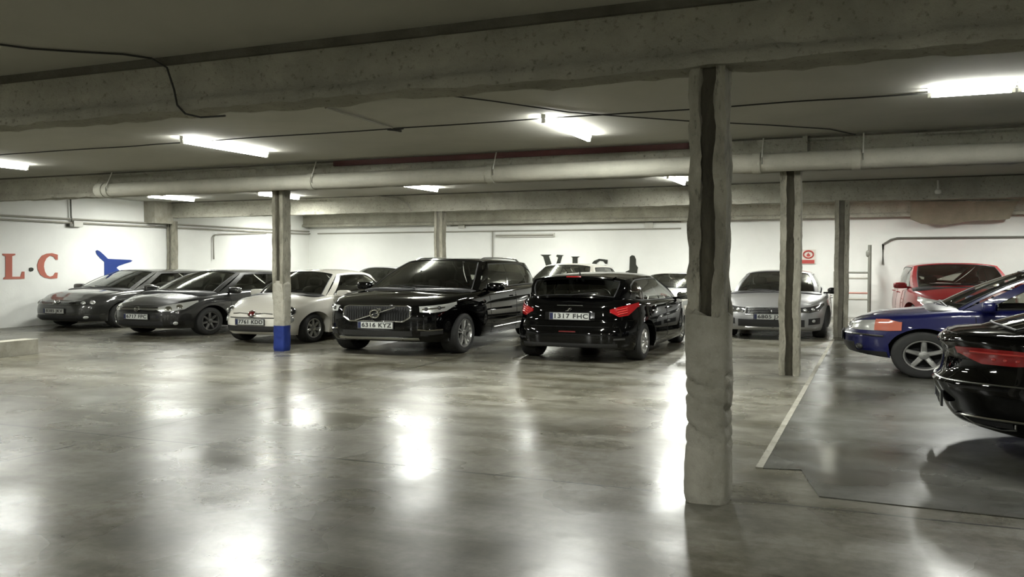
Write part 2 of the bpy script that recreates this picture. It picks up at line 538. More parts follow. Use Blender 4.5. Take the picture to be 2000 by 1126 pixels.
        if rim:
            fr = MB(); pts = [G[i][j] for i, j in loop]; fr.tube(pts+[pts[0]], rim[0], 6, cap=False)
            s.mk(rim[1], fr, rim[2], parent=o)
        return o

    def strip(s, name, deg, pts, r, mat, off=0.002, mirror=False, both=False, sub=12, parent=None):
        """tube following the surface"""
        if both:
            return s.strip(name, deg, pts, r, mat, off, False, False, sub, parent), s.strip(name, deg, pts, r, mat, off, True, False, sub, parent)
        phi = R(deg); P = []
        for (x, y, z), (x2, y2, z2) in zip(pts, pts[1:]):
            for k in range(sub):
                t = k/sub; P.append((lerp(x, x2, t), lerp(y, y2, t), lerp(z, z2, t)))
        P.append(pts[-1]); Q = []
        for x, y, z in P:
            p, n = s.hit(phi, s.A(phi, x, y), z); p = p+n*off
            Q.append(Vector((p.x, -p.y if mirror else p.y, p.z)))
        mb = MB(); mb.tube(Q, r, 6); return s.mk(name, mb, mat, parent=parent)

    def disc(s, name, deg, x, y, z, r, mat, thick=0.02, mirror=False, both=False, ring=False, rw=0.012, zs=1.0, parent=None, face=True):
        if both:
            return s.disc(name, deg, x, y, z, r, mat, thick, False, False, ring, rw, zs, parent), s.disc(name, deg, x, y, z, r, mat, thick, True, False, ring, rw, zs, parent)
        phi = R(deg); p, n = s.hit(phi, s.A(phi, x, y), z)
        n = Vector((math.cos(phi), math.sin(phi), 0)) if not face else n
        zx = Vector((0, 0, 1)); t = zx.cross(n).normalized(); w = n.cross(t).normalized()
        mb = MB()
        if ring:
            pts = [p+n*thick+(t*math.cos(2*PI*k/28)+w*math.sin(2*PI*k/28)*zs)*r for k in range(29)]
            mb.tube(pts, rw, 6, cap=False)
        else:
            G = []
            for j, (rr, h) in enumerate(((1, -.01), (1, thick*.6), (.85, thick), (.5, thick*1.25), (0.01, thick*1.35))):
                G.append([p+n*h+(t*math.cos(2*PI*k/24)+w*math.sin(2*PI*k/24)*zs)*r*rr for k in range(25)])
            mb.grid(G)
        if mirror: mb.v = [(v[0], -v[1], v[2]) for v in mb.v]
        return s.mk(name, mb, mat, parent=parent)

    def bar(s, name, p0, p1, r, mat, parent=None):
        mb = MB(); mb.tube([Vector(p0), Vector(p1)], r, 6); return s.mk(name, mb, mat, parent=parent)

    def plate(s, deg, x, y, z, text, tilt=0.0, w=0.52, h=0.11):
        phi = R(deg); p, n = s.hit(phi, s.A(phi, x, y), z)
        n = Vector((math.cos(phi), math.sin(phi), 0)); t = Vector((-math.sin(phi), math.cos(phi), 0))
        M = Matrix.Translation(p+n*0.02) @ Matrix(((t.x, 0, n.x, 0), (t.y, 0, n.y, 0), (0, 1, 0, 0), (0, 0, 0, 1)))
        M = M @ Matrix.Rotation(-tilt, 4, 'X')
        mb = MB(); mb.box((-w/2, -h/2, -.01), (w/2, h/2, .006), M)
        o = s.mk('license_plate', mb, MT['plate'], smooth=False)
        fr = MB()
        fr.box((-w/2-.012, -h/2-.012, -.014), (w/2+.012, h/2+.012, .0), M); s.mk('plate_frame', fr, MT['plastic'], smooth=False, parent=o)
        b = MB(); b.box((-w/2+.002, -h/2+.003, .006), (-w/2+.045, h/2-.003, .008), M); s.mk('blue_band', b, MT['plate_blue'], smooth=False, parent=o)
        cu = bpy.data.curves.new('plate_text', 'FONT'); cu.body = text; cu.size = 0.105; cu.extrude = 0.0015
        cu.align_x = 'CENTER'; cu.align_y = 'CENTER'; cu.space_character = 1.08; cu.offset = 0.0018
        tmp = bpy.data.objects.new('plate_text', cu); COL.objects.link(tmp)
        bpy.context.view_layer.update()
        me = bpy.data.meshes.new_from_object(tmp.evaluated_get(bpy.context.evaluated_depsgraph_get()))
        bpy.data.objects.remove(tmp)
        xs = [v.co.x for v in me.vertices]; wd = max(xs)-min(xs); k = min(1.0, (w-.075)/wd)
        V = [M @ Vector((v.co.x*k+.02, v.co.y, .0085+v.co.z)) for v in me.vertices]
        V = [(v.x*KX, v.y*KX, v.z*KZ) for v in V]
        Fc = [tuple(q.vertices) for q in me.polygons]
        mesh_obj('plate_text', V, Fc, MT['ink'], o, smooth=False)
        return o

    def wheels(s, spokes=5, mat=None, kind='spoke', rim_frac=0.66, double=False):
        mat = mat or MT['alloy']
        r, tw = s.r, s.tw
        # tyre: axis along y, outer face at +y
        prof = [(rim_frac*r, .02), (rim_frac*r+.012, 0.0), (r*.86, -.004), (r*.95, .004), (r*.99, .02), (r, .04), (r, tw-.04), (r*.97, tw-.01), (r*.8, tw), (rim_frac*r, tw-.01), (rim_frac*r*.98, .02)]
        tyre = MB()
        G = [[(rr*math.cos(2*PI*k/40), -d, rr*math.sin(2*PI*k/40)) for k in range(41)] for rr, d in prof]
        tyre.grid(G)
        rim = MB(); rr = rim_frac*r
        G = [[(q*math.cos(2*PI*k/40), -d, q*math.sin(2*PI*k/40)) for k in range(41)] for q, d in ((rr+.006, .012), (rr+.004, .002), (rr-.012, .004), (rr-.022, .02), (rr-.03, .09), (rr-.03, .15))]
        rim.grid(G)
        if kind == 'spoke':
            for k in range(spokes):
                for da in ((-.16, .16) if double else (0,)):
                    a = 2*PI*k/spokes+PI/2
                    def pt(rad, ang, lat, d):
                        e = a+ang; return (rad*math.cos(e)-lat*math.sin(e), -d, rad*math.sin(e)+lat*math.cos(e))
                    w0, w1 = (.016, .013) if double else (.034, .028)
                    if spokes > 8: w0, w1 = .016, .012
                    V = []
                    for rad, w, d, an in ((.03, w0, .03, da*.6), (rr*.5, w0*.9, .012, da*.9), (rr-.015, w1, .014, da)):
                        V += [pt(rad, an, -w, d+.012), pt(rad, an, -w*.6, d), pt(rad, an, w*.6, d), pt(rad, an, w, d+.012), pt(rad, an, w, d+.04), pt(rad, an, -w, d+.04)]
                    Fc = []
                    for q in (0, 1):
                        for e in range(6): Fc.append((q*6+e, q*6+(e+1) % 6, q*6+6+(e+1) % 6, q*6+6+e))
                    rim.add(V, Fc)
        else:   # full hub cap with slots
            G = [[(q*math.cos(2*PI*k/40), -d+(.012*math.cos(k*2*PI/40*9) if .3 < q/rr < .8 else 0), q*math.sin(2*PI*k/40)) for k in range(41)] for q, d in ((rr, .005), (rr*.85, -.004), (rr*.75, .008), (rr*.4, .004), (rr*.3, -.004), (.01, -.006))]
            rim.grid(G)
        G = [[(q*math.cos(2*PI*k/24), -d, q*math.sin(2*PI*k/24)) for k in range(25)] for q, d in ((.055, .03), (.052, .012), (.03, .008), (.004, .007))]
        rim.grid(G)
        hub = MB()
        hub.grid([[(q*math.cos(2*PI*k/24), -d, q*math.sin(2*PI*k/24)) for k in range(25)] for q, d in ((rr-.02, .13), (rr-.025, .10), (.002, .10))])
        first = None
        for xc in (s.xa, s.xr):
            for sg in (1, -1):
                yo = s.hit(PI/2, -xc, s.r+s.RA+.05)[0].y-0.035
                if first is None:
                    t = tyre.obj('wheel', MT['tyre'], s.root, True, 40, scale=S3)
                    m_ = rim.obj('rim', mat, t, True, 35, scale=S3)
                    h_ = hub.obj('dark_wheel_backing', MT['under'], t, True, 35, scale=S3)  # black backing disc: shade between the spokes put into its colour
                    first = (t, m_, h_)
                else:
                    t = first[0].copy(); link(t, s.root)
                    for c in first[1:]:
                        d = c.copy(); link(d, t)
                t.location = (xc*KX, sg*yo*KX, s.r*KZ)
                t.rotation_euler = (0, 0, 0 if sg > 0 else PI)

    def doors(s, seams, handles=True, hz=None, hx=None, mat=None):
        """seams: list of x at belt for door cuts"""
        sill = 0.30
        for (x0, x1) in seams:
            s.strip('door_seam', 90, [(x0, .8, hermite(s.top, x0)-.015), (lerp(x0, x1, .35), .8, .62), (x1, .8, .42), (x1, .8, sill)], .0045, MT['under'], off=-.001, both=True, sub=6)
        s.strip('sill_seam', 90, [(seams[0][1], .8, sill), (seams[-1][1], .8, sill)], .004, MT['under'], off=-.001, both=True)
        if handles:
            for hx_ in hx:
                for sg in (1, -1):
                    z = hz; p, n = s.hit(PI/2, -hx_, z); p = Vector((p.x, p.y*sg, p.z)); n = Vector((n.x, n.y*sg, n.z))
                    mb = MB(); q = p+n*.03
                    mb.tube([p+Vector((.085, 0, 0)), q+Vector((.07, 0, 0)), q, q+Vector((-.07, 0, 0)), p+Vector((-.085, 0, 0))], .012, 8)
                    s.mk('door_handle', mb, mat or s.mat)

    def mirrors(s, mat=None, x=None, z=None, size=(.07, .12, .075)):
        x = s.A0x-.28 if x is None else x
        z = hermite(s.top, x)+.07 if z is None else z
        yb = s.body_y(x)
        for sg in (1, -1):
            mb = MB()
            mb.sup((x, sg*(yb+.13), z), size, .55, 18, 10, Matrix.Rotation(sg*R(-8), 3, 'Z'))
            mb.tube([(x-.02, sg*(yb-.06), z-.05), (x, sg*(yb+.06), z-.045)], .022, 8)
            o = s.mk('side_mirror', mb, mat or s.mat)
            g = MB(); g.sup((x-size[0]-.0, sg*(yb+.13), z), (.008, size[1]*.85, size[2]*.8), .5, 14, 8)
            s.mk('mirror_glass', g, MT['chrome'], parent=o)

    def interior(s, cloth=None, seats=True):
        cloth = cloth or MT['cloth']
        x0 = s.A0x
        zb = hermite(s.top, 0)
        d = MB(); d.sup((x0-.02, 0, zb-.09), (.34, s.Wh-.14, .13), .45, 24, 10)
        s.mk('dashboard', d, MT['plastic'])
        w = MB(); c = Vector((x0-.42, .36, zb-.0)); 
        w.tube([c+Vector((.05*math.sin(a), .18*math.cos(a), .17*math.sin(a))) for a in [2*PI*k/20 for k in range(21)]], .014, 6, cap=False)
        w.box((c.x-.01, c.y-.17, c.z-.02), (c.x+.02, c.y+.17, c.z+.02))
        s.mk('steering_wheel', w, MT['plastic'])
        if seats:
            for sg in (1, -1):
                m = MB(); xs = x0-.95
                m.sup((xs, sg*.37, .50), (.27, .25, .10), .5)
                m.sup((xs-.27, sg*.37, .78), (.09, .24, .32), .5, m=Matrix.Rotation(R(-14), 3, 'Y'))
                m.sup((xs-.37, sg*.37, min(1.20, s.A1[2]-.14)), (.05, .12, .09), .55)
                s.mk('seat', m, cloth)
            m = MB(); xb = max(x0-1.80, s.D0x+.35)
            m.sup((xb, 0, .50), (.25, s.Wh-.24, .10), .4, 30)
            m.sup((xb-.22, 0, .80), (.09, s.Wh-.26, .28), .4, 30, m=Matrix.Rotation(R(-14), 3, 'Y'))
            for y in (-.4, .4): m.sup((xb-.30, y, min(1.12, s.D1[2]-.16)), (.05, .11, .07), .55)
            s.mk('rear_seat', m, cloth)
        m = MB(); pm = s.ws_pt(0, .86); m.sup((pm.x-.07, 0, pm.z-.04), (.02, .11, .03), .6); m.tube([pm, (pm.x-.07, 0, pm.z-.04)], .008, 6)
        s.mk('rearview_mirror', m, MT['plastic'])

    def wipers(s):
        for y0, y1 in ((.55, -.05), (.02, -.52)):
            a = s.ws_pt(y0/s.body_y(s.A0x), .03)+Vector((.02, 0, .012)); b = s.ws_pt(y1/s.body_y(s.A0x), .10)+Vector((.02, 0, .012))
            m = MB(); m.tube([a, a.lerp(b, .5)+Vector((.01, 0, .015)), b], .008, 6); s.mk('wiper', m, MT['plastic'])

    def roof_rails(s, mat):
        for sg in (1, -1):
            m = MB(); P = []
            for k in range(25):
                u = lerp(.05, .93, k/24); p = s.roof_pt(.86*sg, u)
                P.append(p+Vector((0, 0, .045*min(1, k/2, (24-k)/2)-.005)))
            m.tube(P, .016, 8)
            s.mk('roof_rail', m, mat)

def rootcar(name, u, v, heading_deg, label, cat, L):
    """u, v = centre of the FRONT bumper on the ground; heading in degrees (world)"""
    a = R(heading_deg)
    return empty(name, (u-math.cos(a)*L/2*KX, v-math.sin(a)*L/2*KX, 0), a, label, cat, None)
# ------------------------------------------------------------------ room
XL, YB, XR, YF = -17.9, 24.9, 9.0, -7.0
ZC = 3.06
MC = dict(
    ceil=concrete('painted ceiling slab', (0.36, 0.355, 0.31), (0.45, 0.445, 0.395), 0.5, 0.15, 0.9, bscale=14),
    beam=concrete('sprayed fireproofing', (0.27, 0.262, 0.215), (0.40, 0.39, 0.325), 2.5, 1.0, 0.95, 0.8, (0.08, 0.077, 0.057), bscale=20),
    column=concrete('sprayed column render', (0.12, 0.113, 0.085), (0.36, 0.345, 0.28), 5.0, 1.0, 0.95, 0.75, (0.045, 0.04, 0.028), (1, 1, .4), 24),
    web=concrete('dark steel web', (0.022, 0.020, 0.014), (0.085, 0.078, 0.055), 4, 0.6, 0.9, 0.4, (0.01, 0.01, 0.008), (1, 1, .3), 22),
    web_far=concrete('wall-lit far web', (0.13, 0.124, 0.10), (0.20, 0.19, 0.155), 4, 0.4, 0.9, bscale=22),  # web colour lightened to stand in for wall light on far columns
    casing=concrete('smooth column casing', (0.22, 0.212, 0.17), (0.38, 0.365, 0.31), 3.5, 0.8, 0.85, 0.3, (0.1, 0.09, 0.07), (1, 1, .8), 16),
    wall=concrete('white painted wall', (0.72, 0.73, 0.695), (0.80, 0.81, 0.775), 0.7, 0.15, 0.8, bscale=12),
    pipe=concrete('painted pipe', (0.36, 0.355, 0.30), (0.48, 0.47, 0.40), 1.5, 0.25, 0.6, 0.15, (0.12, 0.11, 0.08), bscale=16),
    conduit=simple('grey conduit', (0.28, 0.27, 0.23), 0.6),
    conduit_dark=simple('dark conduit', (0.12, 0.12, 0.10), 0.6),
    conduit_white=simple('painted conduit', (0.55, 0.55, 0.50), 0.6),
    cable=simple('black cable', (0.02, 0.02, 0.018), 0.7),
    flange=concrete('dark flange edge', (0.07, 0.066, 0.05), (0.13, 0.125, 0.10), 3, 0.6, 0.9, bscale=20),
    red_iron=simple('red oxide steel', (0.055, 0.010, 0.008), 0.7),
    blue=concrete('blue column paint', (0.006, 0.016, 0.105), (0.009, 0.025, 0.16), 4, 0.3, 0.6, 0.3, (0.03, 0.035, 0.09), bscale=20),
    sign=simple('sign board', (0.62, 0.60, 0.54), 0.5), sign_red=simple('sign red', (0.42, 0.06, 0.05), 0.5),
    letter_red=simple('terracotta wall lettering', (0.37, 0.11, 0.075), 0.8), letter_black=simple('black wall lettering', (0.02, 0.022, 0.015), 0.8),
    jet_blue=simple('blue wall paint', (0.004, 0.024, 0.15), 0.8),
    stain=concrete('brown stain with beam shade', (0.16, 0.145, 0.105), (0.24, 0.22, 0.165), 3, 0.2, 0.9),
)

# floor: power-floated concrete, worn gloss, joints
def floor_mat(name, lo, hi, joints=True, gloss=(0.19, 0.38)):
    m, nt, N, L, b = new_mat(name)
    geo = N.new('ShaderNodeNewGeometry'); pos = geo.outputs['Position']
    n1 = noise_node(N, L, pos, 0.42, 4, 0.55, 0.3)
    n2 = noise_node(N, L, pos, 3.6, 9, 0.72, 0.3)
    mp = N.new('ShaderNodeMapping'); mp.inputs['Rotation'].default_value = (0, 0, R(18)); mp.inputs['Scale'].default_value = (0.35, 2.2, 1)
    L.new(pos, mp.inputs['Vector']); n3 = noise_node(N, L, mp.outputs['Vector'], 1.1, 6, 0.6, 0.4)
    r1 = ramp(N, L, n1.outputs['Fac'], [(0.34, lo), (0.66, hi)])
    r2 = ramp(N, L, n2.outputs['Fac'], [(0.34, (0.48, 0.46, 0.41)), (0.58, (1, 1, 1))])
    r3 = ramp(N, L, n3.outputs['Fac'], [(0.36, (0.45, 0.425, 0.33)), (0.56, (1, 1, 1))])
    c = mixcol(N, L, 0.75, r1.outputs['Color'], r2.outputs['Color'], 'MULTIPLY')
    c = mixcol(N, L, 0.8, c, r3.outputs['Color'], 'MULTIPLY')
    n8 = noise_node(N, L, pos, 13, 6, 0.7); r8 = ramp(N, L, n8.outputs['Fac'], [(0.36, (0.60, 0.59, 0.55)), (0.56, (1, 1, 1))])
    c = mixcol(N, L, 0.6, c, r8.outputs['Color'], 'MULTIPLY')
    # small dark pits and drips
    n4 = noise_node(N, L, pos, 9, 3, 0.5); r4 = ramp(N, L, n4.outputs['Fac'], [(0.20, (0.25, 0.25, 0.25)), (0.27, (1, 1, 1))])
    c = mixcol(N, L, 0.8, c, r4.outputs['Color'], 'MULTIPLY')
    # wet-looking stains: patches with their own outline
    n5 = noise_node(N, L, pos, 0.55, 6, 0.6, 0.4); r5 = ramp(N, L, n5.outputs['Fac'], [(0.36, (0.42, 0.40, 0.33)), (0.50, (1, 1, 1))])
    c = mixcol(N, L, 0.8, c, r5.outputs['Color'], 'MULTIPLY')
    if joints:
        sep = N.new('ShaderNodeSeparateXYZ'); L.new(pos, sep.inputs[0])
        nj = noise_node(N, L, pos, 1.5, 3, 0.5)
        def joint(axis, val, w):
            a = N.new('ShaderNodeMath'); a.operation = 'MULTIPLY_ADD'; a.inputs[1].default_value = 0.03; L.new(nj.outputs['Fac'], a.inputs[0]); L.new(sep.outputs[axis], a.inputs[2])
            d = N.new('ShaderNodeMath'); d.operation = 'SUBTRACT'; d.inputs[1].default_value = val+0.015; L.new(a.outputs[0], d.inputs[0])
            e = N.new('ShaderNodeMath'); e.operation = 'ABSOLUTE'; L.new(d.outputs[0], e.inputs[0])
            f = N.new('ShaderNodeMath'); f.operation = 'LESS_THAN'; f.inputs[1].default_value = w; L.new(e.outputs[0], f.inputs[0])
            return f.outputs[0]
        for ax, val, w in ((1, 5.52, .012), (0, -5.95, .011), (0, -11.6, .012), (1, 11.75, .014), (1, -0.5, .01), (1, 18.2, .014)):
            c = mixcol(N, L, joint(ax, val, w), c, (0.02, 0.019, 0.015))
    L.new(c, b.inputs['Base Color'])
    n6 = noise_node(N, L, pos, 0.8, 3, 0.5, 0.2)
    mr = N.new('ShaderNodeMapRange'); mr.inputs['From Min'].default_value = 0.3; mr.inputs['From Max'].default_value = 0.7
    mr.inputs['To Min'].default_value = gloss[0]; mr.inputs['To Max'].default_value = gloss[1]
    L.new(n6.outputs['Fac'], mr.inputs['Value']); L.new(mr.outputs['Result'], b.inputs['Roughness'])
    b.inputs['Specular IOR Level'].default_value = 0.21
    bp = N.new('ShaderNodeBump'); bp.inputs['Strength'].default_value = 0.12; bp.inputs['Distance'].default_value = 0.02
    n7 = noise_node(N, L, pos, 3.5, 4, 0.5); L.new(n7.outputs['Fac'], bp.inputs['Height']); L.new(bp.outputs['Normal'], b.inputs['Normal'])
    return m
MC['floor'] = floor_mat('polished concrete floor', (0.135, 0.131, 0.106), (0.275, 0.266, 0.222))
MC['floor_dark'] = floor_mat('repaired screed', (0.085, 0.087, 0.078), (0.125, 0.127, 0.115), False, (0.16, 0.42))

def room_box(name, lo, hi, mat):
    return struct(MB().box(lo, hi).obj(name, mat))
room_box('floor', (XL-.3, YF-.3, -.2), (XR+.3, YB+.3, 0), MC['floor'])
room_box('ceiling', (XL-.3, YF-.3, ZC), (XR+.3, YB+.3, ZC+.1), MC['ceil'])
room_box('wall_left', (XL-.3, YF-.3, 0), (XL, YB+.3, ZC), MC['wall'])
room_box('wall_back', (XL, YB, 0), (XR+.3, YB+.3, ZC), MC['wall'])
room_box('wall_right', (XR, YF-.3, 0), (XR+.3, YB, ZC), MC['wall'])
room_box('wall_front', (XL, YF-.3, 0), (XR, YF, ZC), MC['wall'])
# darker screed bay on the right with its stepped corner, and the pale slab by the left wall
g = [at_z(*p) for p in ((1490, 915), (1565, 918), (1600, 970), (2000, 1012))]
poly = [(g[0].x, g[0].y), (g[1].x, g[1].y), (g[2].x, g[2].y), (g[3].x, g[2].y-.05), (XR-.02, g[2].y-.1), (XR-.02, 17.6), (g[0].x-.02, 17.6)]
struct(MB().prism(poly, 'z', -.05, .006).obj('floor', MC['floor_dark']))
e = MB(); e.box((g[0].x-.05, g[0].y, -.05), (g[0].x, 17.6, .010)); struct(e.obj('trim_1', MC['casing']))
p1 = at_z(75, 690)
tag(MB().box((p1.x-.30, p1.y-1.9, 0), (p1.x, p1.y, .235)).obj('concrete_kerb', MC['casing']), 'low pale concrete kerb block on the floor at the left edge', 'kerb')
# raised pier against the back wall on the right, with rounded top corner
q = at_y(1703, 463, YB-.18)
pc = [(q.x, 0), (q.x, q.z-.12), (q.x+.03, q.z-.04), (q.x+.10, q.z), (XR, q.z), (XR, 0)]
struct(MB().prism(pc, 'y', YB-.18, YB+.01).obj('trim_3', MC['wall']))

def rough(p, amp, sc=3.0, seed=0):
    n = noise.noise_vector(Vector((p[0]*sc+seed, p[1]*sc, p[2]*sc)))
    return Vector(p)+n*amp

# ---- beams: sprayed I sections running left to right
def ibeam_(name, y, x0, x1, z0, z1, half=.15, web=.105, tf=.085, tt=.045, label=None, amp=.018, step=.10):
    prof = [(-half, z0), (-half, z0+tf*.55), (-half+.02, z0+tf), (-web, z0+tf+.02), (-web, z1-tt-.02), (-half, z1-tt), (-half, z1+.02),
            (half, z1+.02), (half, z1-tt), (web, z1-tt-.02), (web, z0+tf+.02), (half-.02, z0+tf), (half, z0+tf*.55), (half, z0)]
    # subdivide the long runs for a lumpy surface
    P = []
    for a, b in zip(prof, prof[1:]+prof[:1]):
        k = max(1, int(math.hypot(b[0]-a[0], b[1]-a[1])/.07))
        for t in range(k): P.append((lerp(a[0], b[0], t/k), lerp(a[1], b[1], t/k)))
    n = int((x1-x0)/step); G = []
    for i in range(n+1):
        x = lerp(x0, x1, i/n)
        row = []
        for (dy, z) in P+P[:1]:
            p = Vector((x, y+dy, z)); a = amp*(1.6 if z < z0+tf else 1) if z < z1-.03 else 0
            nn = noise.noise(Vector((x*5, (y+dy)*9, z*9)))+.5*noise.noise(Vector((x*16, (y+dy)*20, z*20)))
            n2 = noise.noise(Vector((x*6+9, (y+dy)*9, z*9)))
            row.append(p+Vector((0, nn*a, n2*a)))
        G.append(row)
    m = MB(); m.grid(G)
    o = m.obj(name, MC['beam'], None, True, 60)
    return tag(o, label, 'beam')
ZB = 2.645
def ibeam(name, y, x0, x1, z0, z1, **k):
    o = ibeam_(name, y, x0, x1, z0, z1, **k)
    h = k.get('half', .15)
    MB().box((x0+.01, y-h-.022, z1-.060 if y < 6 else z1-.025), (x1-.01, y-h+.02, z1-.001)).obj('dark_flange_edge', MC['flange'], o)  # darker strip along the beam's top front edge
    return o
b1 = ibeam('ceiling_beam', 5.45, XL, XR, ZB, ZC, label='nearest deep concrete-sprayed steel beam crossing the top of the view')
ibeam('ceiling_beam', 11.9, XL, XR, ZB, ZC, label='second sprayed beam, behind the big pipe and above the blue-footed column', amp=.012)
ibeam('ceiling_beam', 18.4, XL, XR, ZB, ZC, label='third beam, crossing above the sport utility car and silver car', amp=.008, half=.13)
b4 = ibeam('ceiling_beam', YB-.20, XL, XR, ZB-.02, ZC, label='rearmost beam running along the white back wall', amp=.006, half=.17)

# casing around the steel over the second column, right end cut square
m = MB(); m.box((-2.15, 11.9-.19, ZB+.03), (-.86, 11.9-.10, ZC-.02))
m.box((-.90, 11.9-.21, ZC-.30), (-.84, 11.9-.09, ZC-.0))
tag(m.obj('beam_casing', MC['beam']), 'square-ended casing on the second beam beside the column with the dark groove', 'casing')

# ---- columns: H sections under spray, boxed in below
def column(x, y, z_case, top=ZB, w=.285, label='', paint=None, rot=0.0, z_paint=0.0, ragged=True, amp=.012, wcase=.30, gouges=False):
    t = empty('steel_column', (x, y, 0), rot, label, 'column')
    h = w/2; f = w*.305
    prof = [(-h, -h), (-h+f, -h), (-h+f, -h*.45), (h-f, -h*.45), (h-f, -h), (h, -h), (h, h), (h-f, h), (h-f, .03), (-h+f, .03), (-h+f, h), (-h, h)]
    P = []
    for a, b in zip(prof, prof[1:]+prof[:1]):
        k = max(2, int(math.hypot(b[0]-a[0], b[1]-a[1])/.035))
        for q in range(k): P.append((lerp(a[0], b[0], q/k), lerp(a[1], b[1], q/k)))
    G = []; Gw = []
    z0 = max(0, z_case-.25) if z_case else 0
    nz = int((top+.02-z0)/.045)
    for i in range(nz+1):
        z = lerp(z0, top+.02, i/nz); row = []
        for px_, py_ in P+P[:1]:
            s_ = 1.0
            nn = noise.noise_vector(Vector((px_*14+x*3, py_*14+y, z*5)))+.6*noise.noise_vector(Vector((px_*30+x, py_*30, z*16)))
            wob = .012*noise.noise(Vector((x, y, z*1.7)))
            row.append(Vector((px_*s_+wob+nn.x*amp, py_+nn.y*amp, z)))
        G.append(row)
    m = MB(); m.grid(G); m.obj('shaft', MC['column'], t, True, 55)
    # dark web strip set in the groove; far columns get the lightened colour
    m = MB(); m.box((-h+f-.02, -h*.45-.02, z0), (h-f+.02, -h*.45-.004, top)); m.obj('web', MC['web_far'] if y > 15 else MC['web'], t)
    if z_case:
        G = []; hw = wcase/2; n = 48
        def sq(th, e=.5 if gouges else .35):
            c, s_ = math.cos(th), math.sin(th)
            return math.copysign(abs(c)**e, c)*hw, math.copysign(abs(s_)**e, s_)*hw
        nz = int(z_case/.02)
        ring0 = None
        for i in range(nz+7):
            z = min(i, nz)/nz*z_case; row = []
            for k in range(n+1):
                th = 2*PI*k/n; a, b = sq(th)
                zz = z; sc = 1
                if i >= nz-2 and ragged:   # ragged shoulder
                    zz = z+.10*noise.noise(Vector((math.cos(th)*2+x, math.sin(th)*2, 3.3)))*((i-nz+2)/3)
                if i > nz: sc = 1-.09*(i-nz)/6*2; zz += .010*(i-nz)
                p = Vector((a*sc, b*sc, zz))
                nn = noise.noise(Vector((a*6+x, b*6+y, z*3)))*.012+noise.noise(Vector((a*20, b*20+y, z*14)))*.006
                if gouges and .25 < z < .92:
                    ph = (z+.22*a/hw*hw*2)*62+4*noise.noise(Vector((a*5, b*5, z*3)))
                    nn -= .034*max(0, math.sin(ph))**2*(.6+1.2*noise.noise(Vector((a*7, b*7, z*8))))*(1-(min(abs(a), abs(b))/hw)**3)*min(1, (z-.25)*8, (.92-z)*8)
                p += Vector((a, b, 0)).normalized()*nn
                if z < .05: p += Vector((a, b, 0)).normalized()*(-.012)*(1-z/.05)
                row.append(p)
            G.append(row)
        if paint:
            kz = int(z_paint/z_case*nz)
            m = MB(); m.grid(G[kz:]); m.obj('casing', MC['casing'], t, True, 50)
            m = MB(); m.grid(G[:kz+1]); m.v = [(v[0]*1.012, v[1]*1.012, v[2]) for v in m.v]; m.obj('painted_base', paint, t, True, 50)
        else:
            m = MB(); m.grid(G); m.obj('casing', MC['casing'], t, True, 50)
    return t
c1 = at_z(1377, 978); c2 = at_z(1540, 734); c3 = at_z(1643, 656); cb = at_z(540, 686); cz = at_y(860, 600, 18.4)
print('columns', c1, c2, c3, cb, cz)
column(c1.x+.01, 5.46, 1.17, w=.217, wcase=.272, label='nearest column, dark groove above and scratched square casing below', gouges=True, amp=.016)
column(c2.x, 11.9, 0, label='slim column with a dark groove, bare to the floor, right of the nearest column', w=.25, amp=.012)
column(c3.x, 18.3, .0, label='thin far column to the right of the silver sedan', w=.26, amp=.008)
column(cb.x, 11.9, 1.10, label='column with a bright blue painted foot in front of the white hatchback', paint=MC['blue'], z_paint=.44, w=.21, wcase=.226, ragged=False, amp=.008)
column(cz.x, 18.4, 0, label='far column rising behind the roof of the big black sport utility car', w=.21, amp=.006)
cw = at_x(337, 500, XL+.14)
column(cw.x, cw.y, 0, top=ZB-.1, label='column standing against the left wall right of the blue jet painting', w=.20, amp=.005)
m = MB(); bx0 = at_x(312, 420, XL+.2)
m.box((XL, bx0.y-.35, ZB-.16), (XL+.38, bx0.y+.3, ZC)); tag(m.obj('beam_bearing', MC['casing']), 'square concrete pad where the third beam meets the left wall', 'bearing pad')

# ---- big drain pipe under the second beam
PY = 11.9-.34; PZ = ZB+.085; PR = .118
xe = at_y(195, 360, PY).x
pipe = empty('drain_pipe', (xe, PY, PZ), 0, 'fat round drain pipe slung under the second beam, with collars', 'pipe')
m = MB(); pts = [(x, 0, .0) for x in np.linspace(.12, XR-xe, 60)]
m.tube(pts, PR, 24); m.obj('pipe_run', MC['pipe'], pipe, True, 40)
m = MB(); m.tube([(.14, 0, 0), (.08, 0, 0), (.02, .01, .0), (-.03, .05, .01), (-.06, .10, .03), (-.06, .16, .05), (-.05, .26, .06)], [PR*1.12, PR*1.12, PR*1.14, PR*1.14, PR*1.12, PR*1.08, PR*1.08], 24); m.obj('elbow', MC['pipe'], pipe, True, 40)
for px_ in (213, 610, 960, 1478, 1672):
    xx = at_y(px_, 350, PY).x-xe
    m = MB(); m.tube([(xx-.05, 0, 0), (xx+.05, 0, 0)], PR*1.13, 24); o = m.obj('collar', MC['pipe'], pipe, True, 40)
    m = MB(); m.tube([(xx+.08, -.01, ZC-PZ-.02), (xx+.08, -PR-.02, .05), (xx+.08, -PR-.015, -.03)], .009, 6); m.obj('hanger', MC['conduit_white'], pipe, True)
m = MB(); xa_, xb_ = at_y(640, 320, PY).x, at_y(1340, 300, PY).x
m.box((xa_, 11.9-.19, ZC-.085), (xb_, 11.9-.145, ZC-.008)); tag(m.obj('flange_plate', MC['red_iron']), 'dark red steel strip along the top of the second beam', 'steel strip')
